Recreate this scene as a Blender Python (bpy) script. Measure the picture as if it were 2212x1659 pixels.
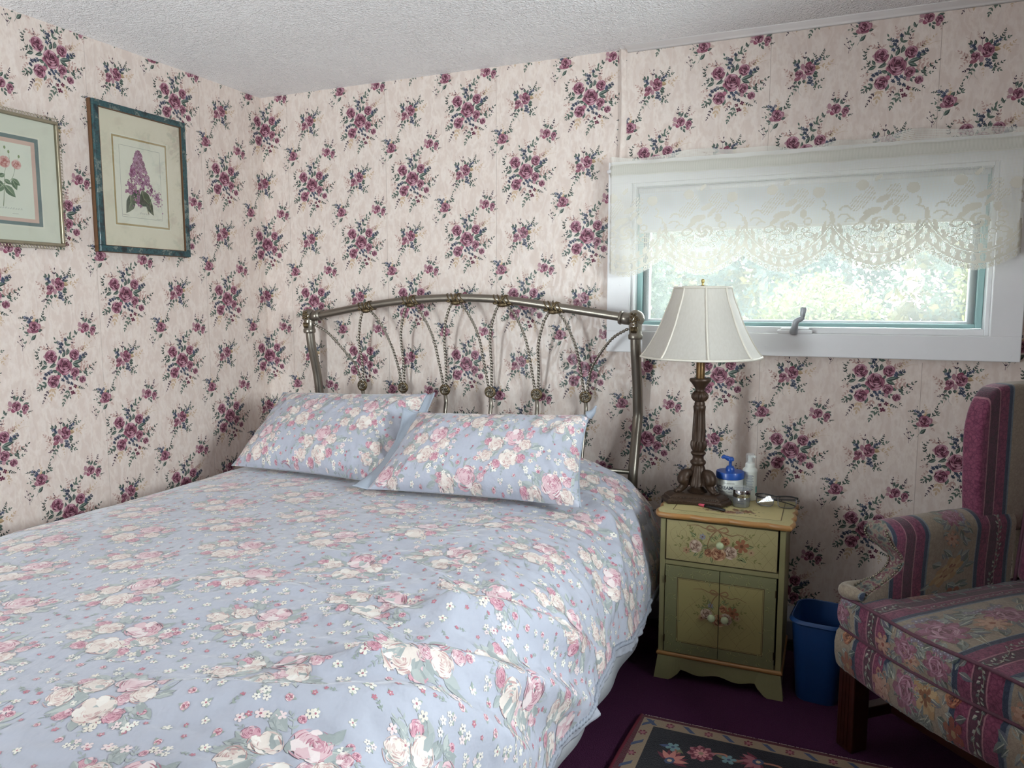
import bpy, math, random
import numpy as np
from mathutils import Vector, Matrix

for o in list(bpy.data.objects):
    bpy.data.objects.remove(o)
scene = bpy.context.scene
COL = scene.collection
PI = math.pi

# ------------------------------------------------------------------ camera
YAW, PITCH, ROLL = 0.4027, 0.1087, 0.0002
CAM = (2.492, -2.87, 1.265)
fw = Vector((-math.sin(YAW) * math.cos(PITCH), math.cos(YAW) * math.cos(PITCH), -math.sin(PITCH)))
rt = Vector((math.cos(YAW), math.sin(YAW), 0))
up = rt.cross(fw)
cam_data = bpy.data.cameras.new('camera')
cam_data.sensor_width = 36.0
cam_data.lens = 36.0 * 1626.8 / 2212.0
cam_data.clip_start = 0.02
cam = bpy.data.objects.new('camera', cam_data)
COL.objects.link(cam)
cam.matrix_world = Matrix(((rt.x, up.x, -fw.x, CAM[0]), (rt.y, up.y, -fw.y, CAM[1]), (rt.z, up.z, -fw.z, CAM[2]), (0, 0, 0, 1)))
scene.camera = cam

# ------------------------------------------------------------------ light and exposure
H = 2.204                     # ceiling height
RX, RY = 3.75, -3.7           # right wall, front wall
world = bpy.data.worlds.new('overcast_sky')
scene.world = world
world.use_nodes = True
wn = world.node_tree
wn.nodes.clear()
bg = wn.nodes.new('ShaderNodeBackground')
bg.inputs['Color'].default_value = (0.975, 0.955, 1.0, 1)
bg.inputs['Strength'].default_value = 22.0
wo = wn.nodes.new('ShaderNodeOutputWorld')
wn.links.new(bg.outputs[0], wo.inputs[0])

def portal(name, loc, rot, sx, sy):
    l = bpy.data.lights.new(name, 'AREA')
    l.shape = 'RECTANGLE'
    l.size, l.size_y = sx, sy
    l.cycles.is_portal = True
    o = bpy.data.objects.new(name, l)
    COL.objects.link(o)
    o.location, o.rotation_euler = loc, rot
WX0, WX1, WZ0, WZ1 = 1.766, 2.959, 1.152, 1.712      # opening of the window in view
portal('window_portal', ((WX0 + WX1) / 2, 0.135, (WZ0 + WZ1) / 2), (-PI / 2, 0, 0), WX1 - WX0, WZ1 - WZ0)
W2 = (-2.15, -1.20, 1.10, 1.85)                      # window in the right wall (y0, y1, z0, z1)
portal('side_window_portal', (RX + 0.135, (W2[0] + W2[1]) / 2, (W2[2] + W2[3]) / 2), (0, PI / 2, 0), W2[3] - W2[2], W2[1] - W2[0])
W3_FILL = (0.10, 0.55, 0.35, 1.75)                        # unseen window added behind the camera for fill light (x0, x1, z0, z1)
portal('fill_window_portal', ((W3_FILL[0] + W3_FILL[1]) / 2, RY - 0.135, (W3_FILL[2] + W3_FILL[3]) / 2), (PI / 2, 0, 0), W3_FILL[1] - W3_FILL[0], W3_FILL[3] - W3_FILL[2])

vs = scene.view_settings
vs.view_transform = 'Standard'
vs.look = 'None'
vs.gamma = 1.0
vs.use_curve_mapping = False
vs.exposure = 1.2
scene.cycles.max_bounces = 10
scene.cycles.diffuse_bounces = 6
scene.cycles.transparent_max_bounces = 16
scene.cycles.sample_clamp_indirect = 8.0
scene.cycles.caustics_reflective = False
scene.cycles.caustics_refractive = False

# ------------------------------------------------------------------ helpers: colour, materials
def lin(c):
    if isinstance(c, str):
        c = tuple(int(c[i:i + 2], 16) for i in (0, 2, 4))
    out = []
    for v in c[:3]:
        v = v / 255.0
        out.append(v / 12.92 if v <= 0.04045 else ((v + 0.055) / 1.055) ** 2.4)
    return tuple(out) + (1.0,)

class NT:
    """Small helper round a material's node tree."""
    def __init__(self, name):
        self.m = bpy.data.materials.new(name)
        self.m.use_nodes = True
        self.t = self.m.node_tree
        self.b = self.t.nodes['Principled BSDF']
        self.out = self.t.nodes['Material Output']
    def n(self, typ, **kw):
        nd = self.t.nodes.new(typ)
        for k, v in kw.items():
            if k.startswith('_'):
                setattr(nd, k[1:], v)
            else:
                nd.inputs[k.replace('__', ' ')].default_value = v
        return nd
    def l(self, a, b):
        self.t.links.new(a, b)
    def set(self, **kw):
        for k, v in kw.items():
            self.b.inputs[k.replace('__', ' ')].default_value = v
        return self
    def coord(self, kind='Object', scale=(1, 1, 1)):
        tc = self.n('ShaderNodeTexCoord')
        mp = self.n('ShaderNodeMapping')
        mp.inputs['Scale'].default_value = scale
        self.l(tc.outputs[kind], mp.inputs[0])
        return mp.outputs[0]
    def noise(self, vec, scale, detail=3.0, rough=0.55):
        nd = self.n('ShaderNodeTexNoise')
        nd.inputs['Scale'].default_value = scale
        nd.inputs['Detail'].default_value = detail
        nd.inputs['Roughness'].default_value = rough
        self.l(vec, nd.inputs['Vector'])
        return nd.outputs[0]
    def ramp(self, fac, stops):
        nd = self.n('ShaderNodeValToRGB')
        e = nd.color_ramp.elements
        while len(e) < len(stops):
            e.new(0.5)
        for el, (p, c) in zip(e, stops):
            el.position = p
            el.color = lin(c) if not isinstance(c, (int, float)) else (c, c, c, 1)
        self.l(fac, nd.inputs[0])
        return nd.outputs[0]
    def mix(self, fac, a, b, mode='MIX'):
        nd = self.n('ShaderNodeMix', _data_type='RGBA', _blend_type=mode)
        for sock, v in ((nd.inputs[0], fac), (nd.inputs[6], a), (nd.inputs[7], b)):
            if hasattr(v, 'links'):
                self.l(v, sock)
            else:
                sock.default_value = v
        return nd.outputs[2]
    def bump(self, height, strength=0.3, dist=0.002, prev=None):
        nd = self.n('ShaderNodeBump')
        nd.inputs['Strength'].default_value = strength
        nd.inputs['Distance'].default_value = dist
        self.l(height, nd.inputs['Height'])
        if prev is not None:
            self.l(prev, nd.inputs['Normal'])
        self.l(nd.outputs[0], self.b.inputs['Normal'])
        return nd.outputs[0]
    def color(self, sock):
        self.l(sock, self.b.inputs['Base Color'])

def ink_over(nt, base, density=1.0):
    """Printed ink (colour stored on the printed shapes) over the ground colour."""
    at = nt.n('ShaderNodeAttribute', _attribute_name='ink')
    c = at.outputs['Color'] if density >= 1 else nt.mix(density, base, at.outputs['Color'])
    nt.color(nt.mix(at.outputs['Alpha'], base, c))

def simple(name, c, rough=0.5, metal=0.0, var=0.0, vscale=20.0, bump=0.0, bscale=200.0, bdist=0.001, ink=False, spec=0.5, coat=0.0):
    nt = NT(name)
    nt.set(Roughness=rough, Metallic=metal)
    nt.b.inputs['Specular IOR Level'].default_value = spec
    nt.b.inputs['Coat Weight'].default_value = coat
    col = lin(c)
    v = nt.coord()
    if var > 0:
        nz = nt.noise(v, vscale, 4)
        d = tuple(max(0, x * (1 - var)) for x in col[:3]) + (1,)
        h = tuple(min(1, x * (1 + var)) for x in col[:3]) + (1,)
        base = nt.mix(nz, d, h)
    else:
        rgb = nt.n('ShaderNodeRGB')
        rgb.outputs[0].default_value = col
        base = rgb.outputs[0]
    if ink:
        ink_over(nt, base)
    else:
        nt.color(base)
    if bump > 0:
        nt.bump(nt.noise(v, bscale, 3), bump, bdist)
    return nt.m

# ------------------------------------------------------------------ helpers: meshes
def tag(o, label=None, cat=None, group=None, kind=None):
    if label: o['label'] = label
    if cat: o['category'] = cat
    if group: o['group'] = group
    if kind: o['kind'] = kind
    return o

def empty(name, loc=(0, 0, 0), rz=0.0):
    o = bpy.data.objects.new(name, None)
    o.empty_display_size = 0.1
    COL.objects.link(o)
    o.location = loc
    o.rotation_euler = (0, 0, rz)
    return o

class MB:
    def __init__(self):
        self.v, self.f, self.n = [], [], 0
        self.mi = []
        self.cur = 0
    def add(self, verts, faces):
        verts = np.asarray(verts, float).reshape(-1, 3)
        k = self.n
        self.v.append(verts)
        self.f += [tuple(i + k for i in fc) for fc in faces]
        self.mi += [self.cur] * len(faces)
        self.n += len(verts)
        return self
    def box(self, x0, x1, y0, y1, z0, z1):
        return self.add([(x0, y0, z0), (x1, y0, z0), (x1, y1, z0), (x0, y1, z0), (x0, y0, z1), (x1, y0, z1), (x1, y1, z1), (x0, y1, z1)],
                        [(0, 3, 2, 1), (4, 5, 6, 7), (0, 1, 5, 4), (1, 2, 6, 5), (2, 3, 7, 6), (3, 0, 4, 7)])
    def grid(self, P, cu=False, cv=False, flip=False):
        a, b = P.shape[:2]
        fs = []
        for i in range(a if cu else a - 1):
            for j in range(b if cv else b - 1):
                i2, j2 = (i + 1) % a, (j + 1) % b
                q = (i * b + j, i2 * b + j, i2 * b + j2, i * b + j2)
                fs.append(q[::-1] if flip else q)
        return self.add(P.reshape(-1, 3), fs)
    def tube(self, path, r, n=10, caps=True, lobes=0, twist=0.0, depth=0.0):
        path = np.asarray(path, float)
        m = len(path)
        r = np.full(m, r, float) if np.isscalar(r) else np.asarray(r, float)
        T = np.gradient(path, axis=0)
        T /= np.linalg.norm(T, axis=1)[:, None] + 1e-12
        nrm = np.cross(T[0], (0, 0, 1.0))
        if np.linalg.norm(nrm) < 1e-3:
            nrm = np.cross(T[0], (0, 1.0, 0))
        nrm /= np.linalg.norm(nrm)
        P = np.zeros((m, n, 3))
        th = np.linspace(0, 2 * PI, n, endpoint=False)
        s = 0.0
        for i in range(m):
            nrm = nrm - T[i] * nrm.dot(T[i])
            nrm /= np.linalg.norm(nrm) + 1e-12
            bn = np.cross(T[i], nrm)
            if i:
                s += np.linalg.norm(path[i] - path[i - 1])
            rr = r[i] * (1 + depth * np.cos(lobes * th + twist * s)) if lobes else r[i] * np.ones(n)
            P[i] = path[i] + (np.cos(th) * rr)[:, None] * nrm + (np.sin(th) * rr)[:, None] * bn
        self.grid(P, cv=True, flip=True)
        if caps:
            k = self.n - m * n
            self.f += [tuple(k + j for j in range(n)), tuple(k + (m - 1) * n + j for j in reversed(range(n)))]
            self.mi += [self.cur] * 2
        return self
    def lathe(self, prof, n=32, c=(0, 0, 0), flute=None, caps=True):
        m = len(prof)
        th = np.linspace(0, 2 * PI, n, endpoint=False)
        P = np.zeros((m, n, 3))
        for i, pr in enumerate(prof):
            r, z = pr[0], pr[1]
            d = pr[2] if len(pr) > 2 else 0.0
            rr = r * (1 + d * np.cos((flute or 0) * th))
            P[i, :, 0] = c[0] + rr * np.cos(th)
            P[i, :, 1] = c[1] + rr * np.sin(th)
            P[i, :, 2] = c[2] + z
        self.grid(P, cv=True, flip=True)
        if caps:
            k = self.n - m * n
            self.f += [tuple(k + j for j in reversed(range(n))), tuple(k + (m - 1) * n + j for j in range(n))]
            self.mi += [self.cur] * 2
        return self
    def prism(self, pts, f0, f1):
        """Polygon pts (2-D), f0/f1 map a 2-D point to the near and far 3-D point."""
        n = len(pts)
        return self.add([f0(p) for p in pts] + [f1(p) for p in pts],
                        [tuple(range(n)), tuple(reversed(range(n, 2 * n)))] + [(i, i + n, (i + 1) % n + n, (i + 1) % n) for i in range(n)])
    def ball(self, c, r, n=12, m=8):
        r = (r, r, r) if np.isscalar(r) else r
        P = np.zeros((m + 1, n, 3))
        for i in range(m + 1):
            ph = PI * i / m
            for j in range(n):
                t = 2 * PI * j / n
                P[i, j] = (c[0] + r[0] * math.sin(ph) * math.cos(t), c[1] + r[1] * math.sin(ph) * math.sin(t), c[2] + r[2] * math.cos(ph))
        return self.grid(P, cv=True)
    def arrays(self):
        V = np.concatenate(self.v) if self.v else np.zeros((0, 3))
        tot = np.array([len(f) for f in self.f], dtype=np.int32)
        idx = np.array([i for f in self.f for i in f], dtype=np.int32)
        return V, idx, tot
    def build(self, name, mat, parent=None, smooth=False, bevel=0.0, seg=2, normals=True, angle=None):
        V, idx, tot = self.arrays()
        o = raw(name, V, idx, tot, mat, parent, smooth, fmat=self.mi)
        if normals:
            import bmesh
            bm = bmesh.new()
            bm.from_mesh(o.data)
            bmesh.ops.recalc_face_normals(bm, faces=bm.faces[:])
            bm.to_mesh(o.data)
            bm.free()
        if bevel > 0:
            md = o.modifiers.new('bevel', 'BEVEL')
            md.width, md.segments, md.limit_method = bevel, seg, 'ANGLE'
            md.angle_limit = math.radians(35)
            md.harden_normals = False
        if angle:
            o.data.set_sharp_from_angle(angle=math.radians(angle))
        return o

def raw(name, V, idx, tot, mats, parent=None, smooth=False, ink=None, normals=None, fmat=None):
    me = bpy.data.meshes.new(name)
    tot = np.asarray(tot, np.int32)
    idx = np.asarray(idx, np.int32)
    me.vertices.add(len(V))
    me.vertices.foreach_set('co', np.asarray(V, np.float32).ravel())
    me.loops.add(len(idx))
    me.loops.foreach_set('vertex_index', idx)
    me.polygons.add(len(tot))
    st = np.zeros(len(tot), np.int32)
    st[1:] = np.cumsum(tot)[:-1]
    me.polygons.foreach_set('loop_start', st)
    me.polygons.foreach_set('loop_total', tot)
    me.polygons.foreach_set('use_smooth', np.full(len(tot), bool(smooth)))
    if ink is not None:
        a = me.color_attributes.new('ink', 'FLOAT_COLOR', 'POINT')
        a.data.foreach_set('color', np.asarray(ink, np.float32).ravel())
    for m in (mats if isinstance(mats, (list, tuple)) else [mats]):
        me.materials.append(m)
    if fmat is not None and len(me.materials) > 1:
        me.polygons.foreach_set('material_index', np.asarray(fmat, np.int32))
    me.update(calc_edges=True)
    me.validate()
    if normals is not None:
        me.normals_split_custom_set_from_vertices(np.asarray(normals, np.float32))
    o = bpy.data.objects.new(name, me)
    COL.objects.link(o)
    if parent is not None:
        o.parent = parent
    return o

def structure(o):
    o['kind'] = 'structure'
    return o

def bez(pts, n=24):
    """Catmull-Rom through the given points."""
    p = np.asarray(pts, float)
    p = np.vstack([2 * p[0] - p[1], p, 2 * p[-1] - p[-2]])
    out = []
    for i in range(1, len(p) - 2):
        a, b, c, d = p[i - 1], p[i], p[i + 1], p[i + 2]
        for t in np.linspace(0, 1, n, endpoint=False):
            out.append(0.5 * (2 * b + (c - a) * t + (2 * a - 5 * b + 4 * c - d) * t * t + (3 * b - a - 3 * c + d) * t ** 3))
    out.append(p[-2])
    return np.array(out)

def waves(s, t, seed, n=10, lo=0.05, hi=0.4):
    """Smooth irregular relief: a sum of waves of random direction and length, about -1..1."""
    r = np.random.RandomState(seed)
    out = np.zeros(np.broadcast(s, t).shape)
    for _ in range(n):
        wl = math.exp(r.uniform(math.log(lo), math.log(hi)))
        a = r.uniform(0, 2 * PI)
        k = 2 * PI / wl
        out = out + (wl / hi) ** 0.7 * np.sin(k * (s * math.cos(a) + t * math.sin(a)) + r.uniform(0, 6.28))
    return out / (0.35 * n)

# ------------------------------------------------------------------ helpers: printed ornament
class Art:
    """Flat ornament: closed shapes with a colour and a stacking level."""
    def __init__(self, seed=1):
        self.P, self.c, self.lv = [], [], []
        self.r = random.Random(seed)
        self.base = 0
    def poly(self, pts, c, lv=0):
        self.P.append(np.asarray(pts, float))
        self.c.append(lin(c)[:3])
        self.lv.append(lv + self.base + (len(self.P) % 9) * .11)   # no two neighbours exactly level
    def ell(self, x, y, a, b=None, rot=0.0, c='000000', lv=0, n=10, wob=0.0):
        b = a if b is None else b
        th = np.linspace(0, 2 * PI, n, endpoint=False)
        k = np.array([1 + wob * self.r.uniform(-1, 1) for _ in range(n)])
        X, Y = a * np.cos(th) * k, b * np.sin(th) * k
        cr, sr = math.cos(rot), math.sin(rot)
        q = np.stack([x + X * cr - Y * sr, y + X * sr + Y * cr], 1)
        if n < 12:
            self.poly(q, c, lv)
            return
        ctr = np.array((x, y))
        h = ctr + (q - ctr) * .55
        for i in range(n):
            j = (i + 1) % n
            self.poly([h[i], q[i], q[j], h[j]], c, lv)
        self.poly(h[:n // 2 + 1], c, lv)
        self.poly(np.vstack([h[n // 2:], h[:1]]), c, lv)
    def stroke(self, pts, w, c, lv=0, taper=True, n=6):
        p = bez(np.array([(a, b, 0) for a, b in pts]), n)[:, :2] if len(pts) > 2 else np.asarray(pts, float)
        T = np.gradient(p, axis=0)
        T /= np.linalg.norm(T, axis=1)[:, None] + 1e-12
        N = np.stack([-T[:, 1], T[:, 0]], 1)
        k = np.linspace(1, 0.35, len(p)) if taper else np.ones(len(p))
        L, R = p + N * (w / 2 * k)[:, None], p - N * (w / 2 * k)[:, None]
        for i in range(len(p) - 1):
            self.poly([R[i], R[i + 1], L[i + 1], L[i]], c, lv)
    def leaf(self, x0, y0, x1, y1, w=0.4, c='46574f', lv=2, rib=None, dark=None, bend=0.0):
        p0, p1 = np.array((x0, y0), float), np.array((x1, y1), float)
        d = p1 - p0
        L = np.linalg.norm(d)
        nrm = np.array((-d[1], d[0])) / (L + 1e-12)
        ts = (0, .15, .38, .62, .85, 1)
        ws = (0.05, .55, 1, .85, .38, 0)
        mid = [p0 + d * t + nrm * L * bend * math.sin(PI * t) for t in ts]
        up_ = [m + nrm * L * w / 2 * k for m, k in zip(mid, ws)]
        dn = [m - nrm * L * w / 2 * k for m, k in zip(mid, ws)]
        self.poly(dn + up_[-2::-1], c, lv)
        if dark:
            self.poly(dn[:-1] + [mid[-1]] + mid[-2::-1], dark, lv + 1)
        if rib:
            e = nrm * L * 0.03
            self.poly([mid[0] - e, mid[2] - e, mid[4], mid[2] + e, mid[0] + e], rib, lv + 2)
    def cres(self, x, y, r, a0, a1, w, c, lv, n=7):
        """Crescent-shaped petal edge."""
        th = np.linspace(a0, a1, n)
        k = np.sin(np.linspace(0, PI, n))
        o_ = np.stack([x + r * np.cos(th), y + r * np.sin(th)], 1)
        q = r - w * k
        i_ = np.stack([x + q * np.cos(th), y + q * np.sin(th)], 1)
        self.poly(np.vstack([o_, i_[-2:0:-1]]), c, lv)
    def rose(self, x, y, r, ang=1.3, pal=('48202f', '774255', 'a2707f', 'c39ea8'), lv=10, sq=0.92, fine=1):
        dk, md, lt, hi = pal
        R = self.r
        self.ell(x, y, r * 0.93, r * 0.93 * sq, 0, dk, lv, 12, 0.06)
        rings = [(1.0, 5, 0.0), (0.78, 5, 0.14), (0.55, 4, 0.26), (0.36, 3, 0.33)][:4 if fine else 3]
        for q, (k, n, sh) in enumerate(rings):
            cx, cy = x + math.cos(ang) * r * sh, y + math.sin(ang) * r * sh
            a0 = R.uniform(0, 6.28)
            for i in range(n):
                a = a0 + i * 2 * PI / n + R.uniform(-.15, .15)
                span = PI / n * 1.02
                col = (md, lt, md, lt)[(i + q) % 4] if q < 3 else md
                self.cres(cx, cy, r * k * R.uniform(.94, 1.05), a - span, a + span, r * k * 0.42, col, lv + 1 + q * 3)
                self.cres(cx, cy, r * k * R.uniform(.93, 1.0), a - span * .72, a + span * .8, r * k * 0.13, hi if (i + q) % 2 else lt, lv + 2 + q * 3)
        cx, cy = x + math.cos(ang) * r * .36, y + math.sin(ang) * r * .36
        self.ell(cx, cy, r * .17, r * .14, ang, dk, lv + 14, 8)
        self.cres(cx, cy, r * .13, ang - .6, ang + 2.4, r * .07, lt, lv + 15, 5)
    def rose2(self, x, y, r, ang, pal, lv=10, sq=.9):
        """Open rose drawn with petal lines: edge, body, shade, line colours."""
        hi, body, shade, line = pal
        R = self.r
        for k in range(7):
            a = ang + k * 2 * PI / 7 + R.uniform(-.2, .2)
            self.ell(x + .55 * r * math.cos(a), y + .55 * r * sq * math.sin(a), r * R.uniform(.42, .52), r * R.uniform(.36, .45) * sq, a, hi if k % 2 else body, lv + k % 3, 9, .06)
        self.ell(x, y, r * .72, r * .68 * sq, 0, body, lv + 4, 12, .05)
        for q, k in enumerate((.98, .84, .70, .56, .43, .31, .2)):
            cx, cy = x + math.cos(ang) * r * .3 * (1 - k), y + math.sin(ang) * r * .3 * (1 - k)
            n = 4 if k > .4 else 3
            a0 = R.uniform(0, 6.28)
            for i in range(n):
                a = a0 + i * 2 * PI / n
                s = PI / n * R.uniform(.7, .98)
                if q > 3:
                    self.cres(cx, cy, r * k, a - s, a + s, r * .15, shade, lv + 5 + q)
                self.cres(cx, cy, r * k * R.uniform(.96, 1.03), a - s, a + s * R.uniform(.7, 1), r * R.uniform(.05, .10), line if (i + q) % 3 else shade, lv + 6 + q)
    def blossom(self, x, y, r, c, cc=None, n=5, lv=6):
        w = 2 * PI / n
        th = (np.arange(n)[:, None] * w + np.array([-.5, -.3, 0, .3]) * w).ravel() + self.r.uniform(0, 6)
        rr = np.tile(np.array([.42, .86, 1.0, .86]) * r, n)
        self.poly(np.stack([x + rr * np.cos(th), y + rr * np.sin(th)], 1), c, lv)
        if cc:
            self.ell(x, y, r * .26, None, 0, cc, lv + 1, 5)
    def sprig(self, pts, w, leafc, n=4, ll=40, lw=.38, lv=0, stem=None, side=1.0, spread=.75, two=True):
        self.stroke(pts, w, stem or leafc, lv)
        p = bez(np.array([(a, b, 0) for a, b in pts]), 8)[:, :2]
        for i in range(n):
            f = (i + .8) / (n + .3)
            k = min(int(f * (len(p) - 1)), len(p) - 2)
            d = p[k + 1] - p[k]
            a = math.atan2(d[1], d[0])
            for sgn in ((1, -1) if two else ((1,) if i % 2 else (-1,))):
                b = a + sgn * spread * side
                L = ll * (1 - .45 * f) * self.r.uniform(.85, 1.15)
                self.leaf(p[k][0], p[k][1], p[k][0] + L * math.cos(b), p[k][1] + L * math.sin(b), lw, leafc, lv + 1)
        d = p[-1] - p[-2]
        d = d / (np.linalg.norm(d) + 1e-9) * ll * .7
        self.leaf(p[-1][0], p[-1][1], p[-1][0] + d[0], p[-1][1] + d[1], lw, leafc, lv + 1)
    def comp(self, cx=0, cy=0, sx=1.0, sy=1.0):
        tot = np.array([len(p) for p in self.P])
        v = np.concatenate(self.P)
        v = np.stack([(v[:, 0] - cx) * sx, (v[:, 1] - cy) * sy], 1)
        return dict(v=v, tot=tot, col=np.repeat(np.array(self.c), tot, 0), lv=np.repeat(np.array(self.lv, float), tot))

def scatter(items):
    """items: list of (compiled art, x, y, rotation, scale) -> one compiled set."""
    V, T, C, L = [], [], [], []
    for c, x, y, a, s in items:
        ca, sa = math.cos(a) * s, math.sin(a) * s
        v = c['v']
        V.append(np.stack([x + v[:, 0] * ca - v[:, 1] * sa, y + v[:, 0] * sa + v[:, 1] * ca], 1))
        T.append(c['tot']); C.append(c['col']); L.append(c['lv'])
    return dict(v=np.concatenate(V), tot=np.concatenate(T), col=np.concatenate(C), lv=np.concatenate(L))

def centroids(c):
    st = np.zeros(len(c['tot']), int)
    st[1:] = np.cumsum(c['tot'])[:-1]
    return np.add.reduceat(c['v'], st, axis=0) / c['tot'][:, None]

def keep(c, mask):
    m = np.repeat(mask, c['tot'])
    return dict(v=c['v'][m], tot=c['tot'][mask], col=c['col'][m], lv=c['lv'][m])

def printed(name, base, art, pos, mat, parent=None, smooth=False, nrm=None, base_nrm=None, face=0):
    """base = (V, idx, tot); art placed on it by pos(v2, level) -> xyz; ink colours on the art, none on the base."""
    V, idx, tot = base
    A = pos(art['v'], art['lv'])
    n0 = len(V)
    ink = np.zeros((n0 + len(A), 4))
    ink[n0:, :3] = art['col']
    ink[n0:, 3] = 1
    normals = None
    if nrm is not None:
        normals = np.concatenate([base_nrm, nrm])
    order = np.arange(len(A))
    if face:
        # all printed shapes turn the same way round
        v, at_ = art['v'], art['tot']
        st = np.zeros(len(at_), int)
        st[1:] = np.cumsum(at_)[:-1]
        first = np.repeat(st, at_)
        last = np.repeat(st + at_ - 1, at_)
        nx = np.where(order == last, first, order + 1)
        area = np.add.reduceat(v[:, 0] * v[nx, 1] - v[nx, 0] * v[:, 1], st)
        turn = np.repeat(area * face < 0, at_)
        order = np.where(turn, first + last - order, order)
    return raw(name, np.concatenate([V, A]), np.concatenate([idx, n0 + order]), np.concatenate([tot, art['tot']]), mat, parent, smooth, ink, normals)

class Surf:
    """A regular grid of surface points; evaluates position and normal at (s, t)."""
    def __init__(self, P, S, T):
        self.P, self.S, self.T = P, S, T
        a = np.gradient(P, axis=0)
        b = np.gradient(P, axis=1)
        n = np.cross(a, b)
        self.N = n / (np.linalg.norm(n, axis=2)[:, :, None] + 1e-12)
        self.rev = False
    def flip(self):
        self.N = -self.N
        self.rev = not self.rev
    def at(self, st, off):
        a, b = self.P.shape[:2]
        x = np.clip(st[:, 0] / self.S * (a - 1), 0, a - 1.001)
        y = np.clip(st[:, 1] / self.T * (b - 1), 0, b - 1.001)
        i, j = x.astype(int), y.astype(int)
        fx, fy = (x - i)[:, None], (y - j)[:, None]
        f = lambda G: (G[i, j] * (1 - fx) * (1 - fy) + G[i + 1, j] * fx * (1 - fy) + G[i, j + 1] * (1 - fx) * fy + G[i + 1, j + 1] * fx * fy)
        p, n = f(self.P), f(self.N)
        n /= np.linalg.norm(n, axis=1)[:, None] + 1e-12
        return p + n * np.asarray(off)[:, None], n
    def base(self):
        a, b = self.P.shape[:2]
        I = np.arange(a * b).reshape(a, b)
        q = np.stack([I[:-1, :-1], I[1:, :-1], I[1:, 1:], I[:-1, 1:]], -1).reshape(-1, 4)
        if self.rev:
            q = q[:, ::-1]
        return self.P.reshape(-1, 3), q.ravel(), np.full(len(q), 4)
    def printed(self, name, art, mat, parent=None, off=0.0008, step=2e-5, extra=None):
        st = art['v']
        A, n = self.at(st, off + art['lv'] * step)
        base = self.base()
        bn = self.N.reshape(-1, 3)
        return printed(name, base, art, lambda v, l: A, mat, parent, True, n, bn, -1 if self.rev else 1)

# ------------------------------------------------------------------ wallpaper ornament
GR, GD, GL = '56655b', '36433d', '87918a'
BL, BD, TN, PK, VI = '374054', '282d3c', 'c2a98f', 'b3948c', '3a2a3a'

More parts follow.
